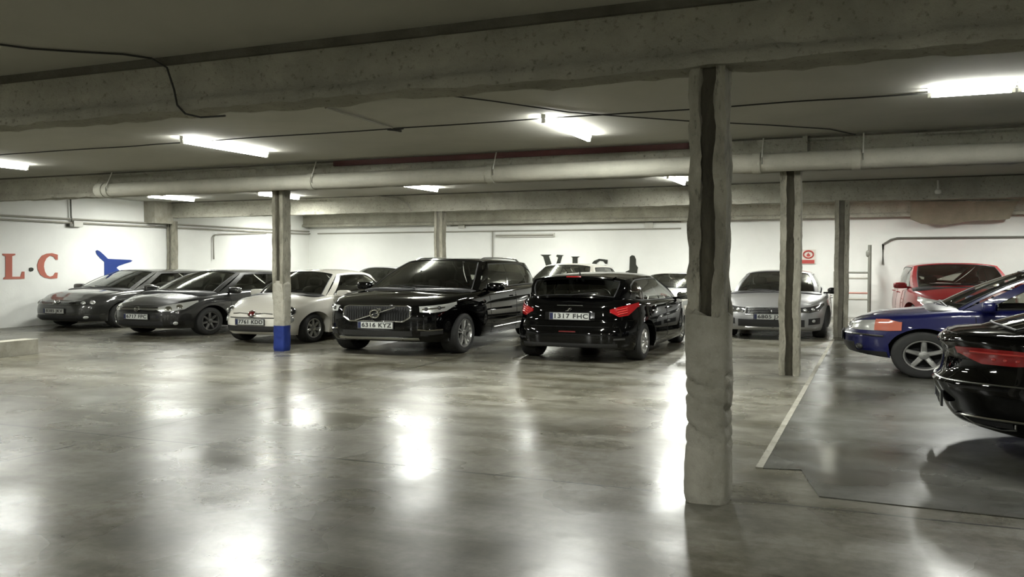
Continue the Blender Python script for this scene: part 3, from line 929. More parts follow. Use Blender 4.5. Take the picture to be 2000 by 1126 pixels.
# thin cables clipped under the pipe and a thin line along the third beam
def cable(name, pts, r, mat, label, cat='cable', n=6):
    m = MB(); m.tube(pts, r, n); return tag(m.obj(name, mat, None, True), label, cat)
zc = ZC-.012
def wob(p, a=.01): return rough(p, a, 1.3)
cable('ceiling_cable', [wob((x, 9.03, zc-.012), .012) for x in np.linspace(XL+.02, 5, 80)], .008, MC['cable'], 'black cable running straight across the ceiling past the first row of tubes')
f1 = [at_z(*p, zc) for p in ((0, 87), (60, 95), (150, 101), (240, 106), (296, 114))]
d1 = f1[-1]; fy = 5.45-.16
e1 = at_y(326, 132, fy-.03); e2 = at_y(340, 175, 5.45-.17); e3 = at_y(346, 205, 5.45-.175); e4 = at_y(362, 222, 5.45-.19); e5 = at_y(392, 229, 5.45-.19); e6 = at_y(440, 226, 5.45-.185)
cable('ceiling_cable', f1+[e1, e2, e3, e4, e5, e6], .008, MC['cable'], 'black cable hanging down over the face of the nearest beam, upper left')
g_ = [at_z(*p, zc) for p in ((872, 186), (960, 197), (1050, 210), (1110, 219), (1200, 226), (1340, 236), (1500, 244), (1620, 252), (1676, 264))]
cable('ceiling_cable', g_, .007, MC['cable'], 'thin cable slanting across the ceiling behind the top of the nearest column')
g_ = [at_z(*p, zc-.01) for p in ((636, 210), (700, 229), (766, 249))]
cable('ceiling_conduit', g_, .012, MC['conduit'], 'short pale conduit on the ceiling ending at a black bracket', 'conduit')
a = at_z(772, 254, zc-.02)
m = MB(); m.tube([a+Vector((-.05, -.09, .0)), a, a+Vector((.10, .02, .02))], .014, 6); m.tube([a, a+Vector((.02, .10, 0))], .014, 6)
tag(m.obj('ceiling_bracket', MC['cable'], None, True), 'small black hooked bracket on the ceiling between the two bright tubes', 'bracket')
g_ = [at_y(*p, 18.4-.16) for p in ((690, 381), (730, 382), (778, 388), (797, 398), (803, 412))]
cable('beam_cable', g_, .016, MC['conduit'], 'thin cable looping down the third beam above the black sport utility car', 'cable')
g_ = [at_y(*p, 18.4-.16) for p in ((1110, 374), (1170, 371), (1188, 376), (1196, 392))]
cable('beam_cable', g_, .016, MC['conduit'], 'short bent cable on the third beam left of the nearest column', 'cable')
m = MB(); a = at_y(1832, 352, 18.4-.17); b_ = at_y(1832, 374, 18.4-.19)
m.tube([a, b_], .02, 6); m.sup(b_, (.06, .06, .05), .8); tag(m.obj('lamp_socket', MC['conduit_white'], None, True), 'small empty lamp socket on the third beam at the right', 'socket')

# ---- wall conduits
zc1 = at_x(0, 420, XL+.05).z; zc2 = at_x(0, 426, XL+.05).z
y0 = 6.0; ye = YB-.03
cable('wall_conduit', [(XL+.05, y0, zc1), (XL+.05, ye, zc1)], .022, MC['conduit'], 'upper of the two conduits running along the left wall', 'conduit', 10)
cable('wall_conduit', [(XL+.05, y0, zc1-.09), (XL+.05, ye, zc1-.09)], .022, MC['conduit'], 'lower of the two conduits running along the left wall', 'conduit', 10)
jb = at_x(150, 437, XL+.06)
jx = empty('wall_junction_box', (XL+.06, jb.y, jb.z), 0, 'junction box under the conduits above the wall lettering', 'junction box')
MB().box((-.05, -.13, -.07), (.06, .13, .07)).obj('case', MC['conduit_white'], jx)
MB().box((-.04, -.24, -.07), (.05, -.14, .0)).obj('gland', MC['conduit_dark'], jx)
m = MB(); m.tube([(0, -.14, .05), (0, -.16, .20), (0, -.17, ZC-jb.z-.01)], .02, 8); m.obj('riser', MC['conduit_dark'], jx, True)
a = at_x(417, 461, XL+.04); b_ = at_x(418, 506, XL+.04); c_ = at_x(520, 455, XL+.04)
cable('wall_conduit', [c_, Vector((XL+.04, a.y+.25, a.z+.06)), Vector((XL+.04, a.y+.08, a.z+.04)), Vector((XL+.04, a.y, a.z-.02)), Vector((XL+.04, a.y, b_.z))], .022, MC['conduit'], 'bent conduit dropping down the left wall above the dark hatchbacks', 'conduit', 8)
wy = YB-.04
a = at_y(583, 455, wy); b_ = at_y(583, 486, wy); c_ = at_y(600, 452, wy)
zl = at_y(960, 451, wy).z
cable('wall_conduit', [(XL+.1, wy, zl), (a.x-.05, wy, zl), (a.x, wy, zl-.06), (a.x, wy, b_.z)], .02, MC['conduit'], 'short conduit bending down in the corner behind the blue-footed column', 'conduit', 8)
a = at_y(1330, 440, wy)
cable('wall_conduit', [(XL+.4, wy, zl), (a.x, wy, zl)], .018, MC['conduit'], 'long thin conduit running level along the back wall', 'conduit', 8)
zl2 = at_y(1100, 437, wy).z
a0 = at_y(880, 440, wy)
cable('wall_conduit', [(a0.x, wy, zl2), (a.x, wy, zl2)], .016, MC['conduit'], 'second thin conduit just above the long one on the back wall', 'conduit', 8)
a = at_y(962, 452, wy)
cable('wall_conduit', [(a.x, wy, zl), (a.x, wy, .9)], .02, MC['conduit'], 'upright conduit dropping down the back wall behind the black sport utility car', 'conduit', 8)
for px_, lab in ((902, 'small junction box on the back wall left of the unlit lamp'), (1268, 'small junction box on the back wall above the black letters')):
    a = at_y(px_, 441, wy); tag(MB().box((a.x-.11, YB-.08, a.z-.07), (a.x+.11, YB, a.z+.10)).obj('wall_junction_box', MC['conduit_white']), lab, 'junction box')
a = at_y(1740, 465, YB-.22); b_ = at_y(1724, 516, YB-.22)
cable('wall_conduit', [(XR, YB-.21, a.z), (a.x+.15, YB-.21, a.z), (a.x, YB-.21, a.z-.04), (b_.x, YB-.21, a.z-.16), (b_.x, YB-.21, b_.z)], .028, MC['conduit_dark'], 'grey conduit bending down the wall above the red car', 'conduit', 8)
# damp stain and the beam's shadow painted as one brown patch, at right
g_ = [(1778, 393), (1778, 428), (1800, 437), (1850, 439), (1900, 431), (1950, 430), (1972, 427), (1985, 400), (1990, 393)]
poly = [(at_y(*p, YB-.385).x, at_y(*p, YB-.385).z) for p in g_]
tag(MB().prism(poly, 'y', YB-.402, YB-.394).obj('wall_stain_shade', MC['stain']), 'brown damp plaster patch below the rear beam at far right', 'plaster patch')

# unlit batten on the back wall
a = at_y(968, 460, wy); b_ = at_y(1083, 460, wy)
t = empty('wall_lamp', (a.x, YB, a.z), 0, 'unlit white batten lamp fixed to the back wall above the black car', 'lamp')
MB().box((0, -.06, -.055), (b_.x-a.x, 0, .055)).obj('housing', MC['conduit_white'], t)
m = MB(); m.tube([(.03, -.085, -.0), (b_.x-a.x-.03, -.085, .0)], .02, 10); m.obj('tube', MC['conduit'], t, True)

# pipe rails and post by the far wall
pp = at_z(1700, 612); 
PO = Vector((pp.x, 23.9, 0)); 
po = at_y(1699, 478, 23.9)
rail = empty('pipe_railing', (po.x, 23.9, 0), 0, 'pipe railing with one tall post, right of the far column', 'railing')
m = MB(); m.tube([(0, 0, 0), (0, 0, po.z)], .045, 10); m.sup((-.03, 0, po.z-.22), (.06, .05, .09), .8); m.obj('post', MC['conduit_dark'], rail, True)
xl = at_y(1630, 540, 23.9).x-po.x
MC['rail_red'] = simple('faded red rail', (0.40, 0.20, 0.16), 0.6)
for y_, mt in ((532, 'conduit_dark'), (543, 'conduit'), (572, 'rail_red'), (584, 'conduit')):
    z = at_y(1680, y_, 23.9).z; m = MB(); m.tube([(xl, 0, z), (0, 0, z)], .024, 8); m.obj('rail', MC[mt], rail, True)
m = MB(); m.tube([(xl, 0, 0), (xl, 0, at_y(1680, 530, 23.9).z)], .03, 8); m.obj('post', MC['conduit'], rail, True)

# fire equipment sign
s0 = at_y(1565, 487, YB-.03); s1 = at_y(1593, 515, YB-.03)
sg = empty('fire_sign', (s0.x, YB, s1.z), 0, 'red and white fire equipment sign on the back wall', 'sign')
sw, sh = s1.x-s0.x, s0.z-s1.z
MB().box((0, -.03, 0), (sw, 0, sh)).obj('board', MC['sign'], sg)
m = MB(); m.tube([(sw*.5+sw*.34*math.cos(k*PI/14), -.034, sh*.66+sh*.25*math.sin(k*PI/14)) for k in range(29)], .022, 6, cap=False); m.obj('ring', MC['sign_red'], sg, True)
m = MB(); m.sup((sw*.5, -.034, sh*.60), (.05, .006, .035), .8); m.tube([(sw*.5, -.036, sh*.62), (sw*.46, -.036, sh*.72), (sw*.54, -.036, sh*.76)], .014, 6); m.obj('flame_mark', MC['sign_red'], sg, True)
MB().box((.01, -.036, .01), (sw-.03, -.029, sh*.28)).obj('caption_band', MC['sign_red'], sg)

# ---- painted wall lettering
def flat_on_left(name, pts, mat, label, cat, parent=None, dx=.012):
    P = [at_x(px_, py_, XL+dx) for px_, py_ in pts]
    m = MB(); m.prism([(p.y, p.z) for p in P], 'x', XL+.002, XL+dx)
    o = m.obj(name, mat, parent); bm = bmesh.new(); bm.from_mesh(o.data); bmesh.ops.triangulate(bm, faces=bm.faces, ngon_method='EAR_CLIP'); bm.to_mesh(o.data); bm.free()
    return tag(o, label, cat) if label else o
def flat_on_back(name, pts, mat, label, cat, dy=.012, parent=None):
    P = [at_y(px_, py_, YB-dy) for px_, py_ in pts]
    m = MB(); m.prism([(p.x, p.z) for p in P], 'y', YB-dy, YB-.002)
    o = m.obj(name, mat, parent); bm = bmesh.new(); bm.from_mesh(o.data); bmesh.ops.triangulate(bm, faces=bm.faces, ngon_method='EAR_CLIP'); bm.to_mesh(o.data); bm.free()
    return tag(o, label, cat) if label else o
flat_on_left('wall_letter', [(5, 495), (30, 495), (30, 498), (24, 500), (24, 540), (40, 540), (43, 530), (48, 530), (48, 544), (7, 545), (7, 542), (11, 540), (11, 500), (5, 498)], MC['letter_red'], 'terracotta serif letter L painted on the left wall', 'letter')
def cshape(cx, cy, ro, ri, sx, a0, a1):
    o_ = [(cx+ro*sx*math.cos(a), cy-ro*math.sin(a)) for a in np.linspace(R(a0), R(a1), 22)]
    i_ = [(cx+2.5+ri*sx*.72*math.cos(a), cy-ri*math.sin(a)) for a in np.linspace(R(a1), R(a0), 22)]
    return o_+i_
c = cshape(96, 519, 25, 21, .95, 42, 318)
c = [(113, 497), (113, 507), (109, 507), (105, 501), (98, 499), (91, 504), (87, 512), (86, 520), (88, 530), (92, 537), (98, 540), (104, 538), (108, 532), (113, 532), (112, 543), (100, 544), (88, 542), (79, 536), (74, 526), (73, 517), (76, 507), (82, 499), (91, 495), (102, 494)]
flat_on_left('wall_letter', c, MC['letter_red'], 'terracotta serif letter C painted on the left wall', 'letter')
flat_on_left('wall_dot', [(57, 523), (61, 522), (65, 523), (66, 526), (64, 529), (60, 530), (57, 528)], MC['letter_black'], 'small black dot between the two terracotta letters', 'dot')
jet = [(187, 490), (190, 488), (195, 490), (203, 497), (211, 505), (232, 506), (254, 507), (259, 508.5), (256, 511), (243, 515), (232, 519), (228, 522), (230, 525), (234, 528), (230, 530), (240, 548), (225, 556), (204, 560), (204, 511), (196, 504), (189, 496)]
flat_on_left('wall_painting', jet, MC['jet_blue'], 'blue jet aircraft silhouette painted on the left wall above the graphite hatchback', 'wall painting')
flat_on_back('wall_letter', [(1055, 497), (1077, 497), (1072, 500), (1082, 530), (1090, 503), (1086, 500), (1088, 497), (1101, 498), (1098, 500), (1086, 545), (1074, 545), (1061, 501)], MC['letter_black'], 'black serif letter V on the back wall, above the black hatchback', 'letter')
flat_on_back('wall_letter', [(1115, 500.5), (1132, 500.5), (1128, 503), (1128, 543), (1140, 543), (1142, 536), (1145, 536), (1145, 547), (1115, 547), (1118, 543), (1118, 503)], MC['letter_black'], 'black serif letter L on the back wall, above the black hatchback', 'letter')
c = [(1187, 507), (1186, 515), (1182, 515), (1178, 510), (1172, 509), (1166, 513), (1163, 520), (1163, 540), (1170, 550), (1185, 548), (1183, 553), (1165, 555), (1154, 545), (1152, 530), (1154, 517), (1160, 509), (1170, 505), (1180, 506)]
flat_on_back('wall_letter', c, MC['letter_black'], 'black serif letter C on the back wall, above the black hatchback', 'letter')
flat_on_back('wall_painting', [(1230, 501), (1234, 498), (1239, 499), (1242, 506), (1242, 516), (1246, 522), (1245, 527), (1243, 545), (1215, 545), (1222, 530), (1229, 527)], MC['letter_black'], 'black jet aircraft painting on the back wall, only its fin showing', 'wall painting')

# ---- fluorescent tubes
def tube_mat(name, k):
    m, nt, N, L, b = new_mat(name)
    b.inputs['Base Color'].default_value = (.9, .9, .88, 1)
    b.inputs['Emission Color'].default_value = (0.99, 1.0, 0.95, 1); b.inputs['Emission Strength'].default_value = k
    return m
TUBE = tube_mat('lit fluorescent tube', 12.0)
TUBE.cycles.emission_sampling = 'NONE'
TUBE_S = TUBE
HOUS = simple('white enamel lamp housing', (0.6, 0.6, 0.56), 0.4)
def lamp(x, y0, y1, label, along='y', mat=None, group=None, pw=1.0):
    L_ = y1-y0
    t = empty('ceiling_lamp', (x, y0, ZC) if along == 'y' else (y0, x, ZC), 0 if along == 'y' else -PI/2, label, 'lamp', group)
    MB().box((-.028, 0, -.04), (.028, L_, 0)).obj('housing', HOUS, t)
    m = MB(); m.tube([(0, .03, -.068), (0, L_-.03, -.068)], .022, 6, cap=False); m.obj('tube', mat or TUBE, t, True)
    for dz, rx, w_, en in ((-.094, 0, .05, 52*pw), (-.05, PI, .13, 52*pw)):   # the light the tube throws down and up
        ld = bpy.data.lights.new('tube_light', 'AREA'); ld.shape = 'RECTANGLE'; ld.size = w_; ld.size_y = L_-.06
        ld.energy = en*L_/1.45; ld.color = (0.985, 1.0, 0.945)
        lo = link(bpy.data.objects.new('tube_light', ld), t); lo.location = (0, L_/2, dz); lo.rotation_euler = (rx, 0, 0)
    MB().box((-.02, 0, -.09), (.02, .03, -.035)).obj('end_cap', HOUS, t)
    MB().box((-.02, L_-.03, -.09), (.02, L_, -.035)).obj('end_cap', HOUS, t)
    return t
zt_ = ZC-.07
def lampx(p, q): 
    a = at_z(*p, zt_); b = at_z(*q, zt_); return (a.x+b.x)/2, a.y, b.y
x, ya, yb = lampx((355, 276), (521, 305)); print('A', x, ya, yb)
lamp(x, ya, yb, 'bright tube lamp hanging nearest the left over the empty floor, by the clipped black cable')
x, ya, yb = lampx((1062, 236), (1150, 274)); print('B', x, ya, yb)
lamp(x, ya, yb, 'widest glaring tube lamp in the middle of the ceiling, left of the nearest column')
b = at_z(54, 330, zt_); lamp(b.x, b.y-1.62, b.y, 'bright tube lamp cut off by the left edge of the view')
a = at_z(1812, 187, zt_)
t = lamp(a.y, a.x, a.x+.70, 'tube lamp at upper right, the left one of the pair set end to end', along='x')
t.rotation_euler = (0, 0, -PI/2); t.location = (a.x, a.y, ZC)
t = lamp(a.y, a.x+.72, a.x+1.42, 'tube lamp at upper right, cut by the right edge of the view', along='x')
t.location = (a.x+.72, a.y, ZC)
for p, q, lab in (((280, 384), (365, 390), 'far tube lamp at the left, peeping below the second beam near the left wall'),
                  ((492, 380), (566, 385), 'far tube lamp half hidden behind the top of the blue-footed column')):
    a = at_z(*p, zt_); b = at_z(*q, zt_); lamp((a.x+b.x)/2, a.y, a.y+1.55, lab, mat=TUBE)
a = at_z(835, 370, zt_); lamp(a.x, a.y-1.1, a.y+.45, 'far tube lamp showing only a small bright end above the far column')
a = at_z(1322, 354, zt_); lamp(a.x, a.y-.8, a.y+.7, 'far tube lamp just left of the nearest column, below the pipe')
lamp(1.1, 13.6, 15.0, 'tube lamp hidden above the big pipe on the right')
for i, (x, y) in enumerate(((-16.2, 21.6), (-12.4, 21.0), (-8.7, 21.6), (-4.6, 21.4), (-.9, 21.3), (3.4, 21.0))):
    lamp(x, y, y+1.5, 'tube lamp over the back row, between the two rearmost beams', group='tube lamps over the back row')
for i, (x, y) in enumerate(((-12.0, 1.2), (-6.6, -2.6), (-1.6, -3.2), (4.6, -1.2))):
    lamp(x, y, y+1.4, 'unseen tube lamp in the aisle behind the camera', group='tube lamps behind the camera', mat=TUBE_S, pw=2.2)  # unseen lamps, raised in number and power to brighten the near beam

w = bpy.data.worlds.new('world'); SC.world = w; w.use_nodes = True
w.node_tree.nodes['Background'].inputs['Color'].default_value = (.5, .5, .42, 1)
w.node_tree.nodes['Background'].inputs['Strength'].default_value = 0.02
SC.view_settings.view_transform = 'Standard'; SC.view_settings.look = 'None'
SC.view_settings.gamma = 1.0; SC.view_settings.use_curve_mapping = False
SC.view_settings.exposure = 1.45

CY = SC.cycles
CY.caustics_reflective = False; CY.caustics_refractive = False
CY.blur_glossy = 1.0
CY.sample_clamp_indirect = 4.0
CY.max_bounces = 8; CY.diffuse_bounces = 4; CY.glossy_bounces = 3; CY.transparent_max_bounces = 16
CY.use_adaptive_sampling = False

CY.denoising_prefilter = 'ACCURATE'
# ------------------------------------------------------------------ the vehicles
def front_grille_bars(c, zs, y, mat, r=.006):
    for z in zs: c.strip('grille_bar', 0, [(c.Lh, -y, z), (c.Lh, y, z)], r, mat, off=.012)

# 1. graphite hatchback, far left
def car_golf():
    L = 4.26
    t = rootcar('hatchback_car', -16.5, 13.72, -90, 'graphite grey hatchback at the far left, parked under the blue jet painting', 'car', L)
    c = Car(t, MT['grey_paint'], L=L, W=1.79, wb=2.63, nf=4.4,
            top=[(-2.13, .95), (-1.9, .99), (-.9, .975), (.3, .945), (.98, .915), (1.7, .84), (2.02, .745), (2.13, .70)],
            A0x=1.0, A1=(.12, .56, 1.385), D1=(-1.60, .54, 1.34), D0x=-1.95, roof_crown=.065)
    c.wheels(5, MT['alloy']); c.mirrors(); c.interior(MT['cloth_light']); c.wipers()
    c.doors([(.78, .72), (-.28, -.28), (-1.25, -1.0)], hz=.80, hx=[-.12, -1.05])
    c.decal('grille', 0, [(2, -.52, .675), (2, .52, .675)], [(2, -.50, .615), (2, .50, .615)], MT['gloss_black'], off=.004)
    c.strip('chrome_strip', 0, [(2, -.56, .612), (2, .56, .612)], .008, MT['dull_chrome'], off=.006)
    for o in c.decal('headlight', 35, [(2.08, .50, .685), (2.0, .68, .715), (1.82, .82, .745), (1.70, .87, .755)], [(2.1, .50, .615), (2.02, .70, .60), (1.85, .83, .615), (1.72, .87, .70)], MT['lamp_dark'], off=.006, both=True): pass
    c.disc('headlight_lens', 20, 2.05, .60, .65, .042, MT['lamp_lens'], both=True); c.disc('headlight_lens', 38, 1.95, .745, .66, .05, MT['lamp_lens'], both=True)
    c.decal('lower_grille', 0, [(2, -.70, .345), (2, .70, .345)], [(2, -.74, .225), (2, .74, .225)], MT['plastic'], off=.004)
    c.strip('lower_strip', 0, [(2, -.78, .37), (2, .78, .37)], .007, MT['dull_chrome'], off=.004)
    c.disc('fog_lamp', 25, 2.05, .66, .30, .05, MT['lamp_lens'], both=True, zs=.8)
    b = c.disc('badge', 0, 2.1, 0, .655, .062, MT['dull_chrome'], ring=True, rw=.008, thick=.022)
    m = MB(); x = c.hit(0, 0, .655)[0].x+.025
    m.tube([(x, -.040, .695), (x, -.014, .655), (x, 0, .68), (x, .014, .655), (x, .040, .695)], .006, 6)
    m.tube([(x, -.045, .68), (x, -.022, .61), (x, 0, .65), (x, .022, .61), (x, .045, .68)], .006, 6); c.mk('badge_letters', m, MT['chrome'], parent=b)
    c.plate(0, 2.1, 0, .455, '8385 JKV')
    tail_basic(c)

def tail_basic(c, z=.86):
    L = c.Lh
    c.decal('tail_light', 150, [(-L+.03, .52, z+.05), (-L+.10, .75, z+.06), (-L+.35, c.Wh, z+.06)], [(-L+.03, .52, z-.06), (-L+.10, .75, z-.08), (-L+.3, c.Wh, z-.05)], MT['red_lens'], both=True)

# 2. charcoal hatchback
def car_astra():
    L = 4.25
    t = rootcar('hatchback_car', -13.3, 12.9, -90, 'black hatchback with large clear headlights, between the graphite and the white cars', 'car', L)
    c = Car(t, MT['blackgrey_paint'], L=L, W=1.80, wb=2.61, nf=4.2, H=1.46,
            top=[(-2.12, .96), (-1.9, 1.0), (-.9, .985), (.3, .95), (1.05, .91), (1.7, .82), (2.02, .73), (2.12, .69)],
            A0x=1.08, A1=(.15, .55, 1.39), D1=(-1.50, .53, 1.35), D0x=-1.92, bowA0=.24)
    c.seal_mat = MT['plastic']
    c.wheels(7, MT['dark_alloy']); c.mirrors(); c.interior(); c.wipers()
    c.doors([(.82, .76), (-.26, -.26), (-1.22, -.98)], hz=.80, hx=[-.1, -1.05])
    c.decal('grille', 0, [(2, -.44, .655), (2, .44, .655)], [(2, -.34, .555), (2, .34, .555)], MT['gloss_black'], off=.004)
    c.decal('chrome_bar', 0, [(2, -.42, .635), (2, .42, .635)], [(2, -.39, .60), (2, .39, .60)], MT['dull_chrome'], off=.014, nv=3)
    b = c.disc('badge', 0, 2.1, 0, .617, .05, MT['chrome'], ring=True, rw=.007, thick=.03)
    x = c.hit(0, 0, .617)[0].x+.034
    m = MB(); m.tube([(x, .055, .612), (x, .012, .606), (x, -.012, .628), (x, -.055, .622)], .007, 6); c.mk('badge_bolt', m, MT['chrome'], parent=b)
    c.decal('headlight', 38, [(2.10, .44, .665), (2.0, .62, .72), (1.82, .78, .765), (1.62, .86, .80)], [(2.12, .46, .585), (2.05, .62, .575), (1.88, .80, .615), (1.66, .87, .76)], MT['lamp_lens'], off=.006, both=True)
    c.disc('headlight_lens', 22, 2.0, .57, .635, .055, MT['chrome'], both=True, thick=.012); c.disc('headlight_lens', 40, 1.9, .72, .67, .055, MT['chrome'], both=True, thick=.012)
    c.decal('lower_grille', 0, [(2, -.45, .36), (2, .45, .36)], [(2, -.50, .24), (2, .50, .24)], MT['plastic'], off=.004)
    c.decal('fog_recess', 20, [(2, .60, .37), (2, .78, .36)], [(2, .60, .26), (2, .80, .27)], MT['gloss_black'], off=.004, both=True)
    c.disc('fog_lamp', 20, 2.0, .68, .315, .042, MT['lamp_lens'], both=True)
    c.plate(0, 2.1, 0, .46, '6717 FPC')
    tail_basic(c)

# 3. small white hatchback
def car_fiat(root=None, full=True, u=-10.28, v=12.55, label='small ivory white hatchback right behind the blue-footed column'):
    L = 3.55
    t = rootcar('hatchback_car', u, v, -88, label, 'car', L)
    Lh = L/2
    c = Car(t, MT['white_paint'], L=L, W=1.63, wb=2.30, fo=.68, r=.295, tw=.185, nf=3.6, nr=4.0, crown=.085, roof_crown=.08,
            top=[(-Lh, .86), (-Lh+.22, .97), (-.8, .985), (.0, .955), (.72, .92), (1.25, .85), (1.58, .755), (Lh, .66)],
            df=[(.18, .09), (.28, .01), (.42, 0), (.52, .025), (.62, .05), (.72, .12), (.8, .2)],
            side=[(.18, -.06), (.3, -.012), (.5, 0), (.66, -.01), (.82, -.045), (1.1, -.10)],
            A0x=.72, A1=(.10, .50, 1.39), D1=(-1.10, .47, 1.35), D0x=-1.58, arch=.045, bowA0=.20,
            panes=[(.10, .60), (.63, .90)], rr=.55, zb=[(-Lh, .26), (-Lh+.3, .2), (0, .18), (Lh-.3, .18), (Lh, .20)])
    c.wheels(7, MT['alloy'] if full else MT['alloy']); c.mirrors(z=.98); c.interior(); c.wipers()
    c.doors([(.62, .56), (-.62, -.55)], hz=.78, hx=[-.42], mat=MT['chrome'])
    c.disc('headlight_surround', 25, 1.55, .56, .665, .105, MT['dull_chrome'], both=True, thick=.012, zs=1.0)
    c.disc('headlight', 25, 1.55, .56, .665, .092, MT['lamp_dark'], both=True, thick=.032)
    c.disc('headlight_lens', 25, 1.55, .56, .665, .040, MT['lamp_lens'], both=True, thick=.05)
    c.disc('driving_lamp', 28, 1.60, .60, .50, .062, MT['lamp_lens'], both=True, thick=.02)
    c.strip('chrome_whisker', 0, [(1.7, .07, .615), (1.7, .24, .625), (1.7, .36, .612)], .010, MT['dull_chrome'], both=True, off=.008)
    b = c.disc('badge', 0, 1.7, 0, .612, .055, MT['badge_red'], thick=.02); c.disc('badge_ring', 0, 1.7, 0, .612, .060, MT['chrome'], ring=True, rw=.009, thick=.02, parent=b)
    c.decal('bonnet_gap', 0, [(1.7, -.44, .545), (1.7, .44, .545)], [(1.7, -.42, .527), (1.7, .42, .527)], MT['under'], off=.005, nv=2)
    c.decal('lower_grille', 0, [(1.7, -.50, .375), (1.7, .50, .375)], [(1.7, -.54, .26), (1.7, .54, .26)], MT['plastic'], off=.006)
    c.plate(0, 1.7, 0, .455, '7761 KDD')
    tail_basic(c, .78)
    return t

# 4. big black sport utility car
def car_suv():
    L = 5.06; Lh = L/2
    t = rootcar('suv_car', -7.17, 11.70, -86.7, 'large black sport utility car with roof rails and wide grille, in the middle', 'car', L)
    c = Car(t, MT['black_paint'], L=L, W=2.07, wb=3.03, fo=.87, r=.365, tw=.25, nf=5, nr=5, gc=.26, crown=.05, roof_crown=.06,
            top=[(-Lh, 1.08), (-Lh+.25, 1.15), (-1.2, 1.15), (.3, 1.12), (1.1, 1.095), (1.9, 1.04), (2.34, .965), (Lh, .90)],
            df=[(.22, .14), (.34, .03), (.5, 0), (.7, .0), (.86, .03), (.94, .08), (1.02, .14)],
            dr=[(.25, .1), (.4, 0), (.65, 0), (.8, .05), (1.1, .13)],
            side=[(.22, -.045), (.4, -.01), (.6, 0), (.9, -.01), (1.02, -.025), (1.2, -.05)],
            A0x=1.10, A1=(.20, .64, 1.665), D1=(-1.98, .60, 1.63), D0x=-2.26, arch=.03, bowA0=.26, zb=[(-Lh, .36), (-Lh+.35, .28), (0, .26), (Lh-.35, .25), (Lh, .27)],
            panes=[(.09, .38), (.395, .68), (.70, .93)], rr=.35, windows=MT['glass'], vt=.90)
    c.seal_mat = MT['dull_chrome']
    c.wheels(5, MT['alloy'], double=True, rim_frac=.70); c.mirrors(size=(.10, .13, .085)); c.interior(); c.wipers(); c.roof_rails(MT['dull_chrome'])
    c.doors([(.88, .82), (-.30, -.30), (-1.42, -1.12)], hz=.97, hx=[-.15, -1.25], mat=MT['black_paint'])
    # grille with chrome surround, upright bars, ring and diagonal bar
    T = [(2.4, -.50, .86), (2.4, -.44, .885), (2.4, .44, .885), (2.4, .50, .86)]; B = [(2.4, -.50, .70), (2.4, -.40, .625), (2.4, .40, .625), (2.4, .50, .70)]
    g = c.decal('grille', 0, T, B, MT['under'], off=.004, nu=30, nv=8, rim=(.013, 'grille_frame', MT['chrome']))
    for k in range(-12, 13):
        y = k*.037; zt, zb_ = (.875, .635) if abs(y) < .41 else (.86, .67)
        x = c.hit(0, y, .75)[0].x+.012
        c.bar('grille_bar', (x, y, zb_), (x, y, zt), .0045, MT['gloss_black'], parent=g)
    x = c.hit(0, 0, .755)[0].x+.03
    c.bar('diagonal_bar', (x, -.30, .64), (x, .30, .875), .011, MT['chrome'], parent=g)
    b = c.disc('badge', 0, 2.4, 0, .757, .066, MT['under'], thick=.03); c.disc('badge_ring', 0, 2.4, 0, .757, .066, MT['chrome'], ring=True, rw=.015, thick=.045, parent=b, face=False)
    m = MB(); x2 = x+.02
    m.tube([(x2, .05, .80), (x2, .085, .84)], .009, 6); m.tube([(x2, .045, .845), (x2, .09, .845), (x2, .09, .80)], .008, 6); c.mk('badge_arrow', m, MT['chrome'], parent=b)
    c.decal('headlight', 35, [(2.42, .60, .885), (2.33, .76, .90), (2.15, .90, .925), (1.98, .96, .95)], [(2.44, .60, .79), (2.36, .78, .775), (2.2, .90, .80), (2.0, .96, .90)], MT['lamp_lens'], off=.006, both=True)
    for o in c.strip('headlight_bar', 30, [(2.4, .62, .835), (2.2, .86, .865)], .014, MT['chrome'], both=True, off=.008): pass
    c.disc('headlight_lens', 25, 2.38, .67, .84, .032, MT['lamp_dark'], both=True, thick=.018); c.disc('headlight_lens', 40, 2.25, .80, .855, .032, MT['lamp_dark'], both=True, thick=.018)
    c.decal('lower_grille', 0, [(2.4, -.46, .46), (2.4, .46, .46)], [(2.4, -.52, .37), (2.4, .52, .37)], MT['plastic'], off=.004)
    c.strip('chrome_strip', 15, [(2.43, .58, .49), (2.40, .70, .475), (2.3, .86, .48)], .012, MT['chrome'], both=True, off=.01)
    c.decal('corner_vent', 22, [(2.4, .60, .455), (2.3, .88, .46)], [(2.4, .62, .38), (2.3, .86, .40)], MT['plastic'], off=.004, both=True)
    c.decal('skid_plate', 0, [(2.4, -.60, .345), (2.4, .60, .345)], [(2.4, -.56, .305), (2.4, .56, .305)], MT['dull_chrome'], off=.012, nv=3)
    c.plate(0, 2.4, 0, .555, '6316 KYZ')
    c.strip('side_strip', 90, [(.75, .9, .40), (-1.05, .9, .40)], .012, MT['dull_chrome'], both=True, off=.006)
    c.strip('side_moulding', 90, [(.75, .9, .50), (-1.05, .9, .54)], .008, MT['black_paint'], both=True, off=.006)
    L2 = c.Lh
    c.decal('tail_light', 150, [(-2.43, .68, 1.10), (-2.3, .93, 1.12), (-2.15, .97, 1.12)], [(-2.43, .68, .80), (-2.3, .93, .82), (-2.15, .97, .95)], MT['red_lens'], both=True)

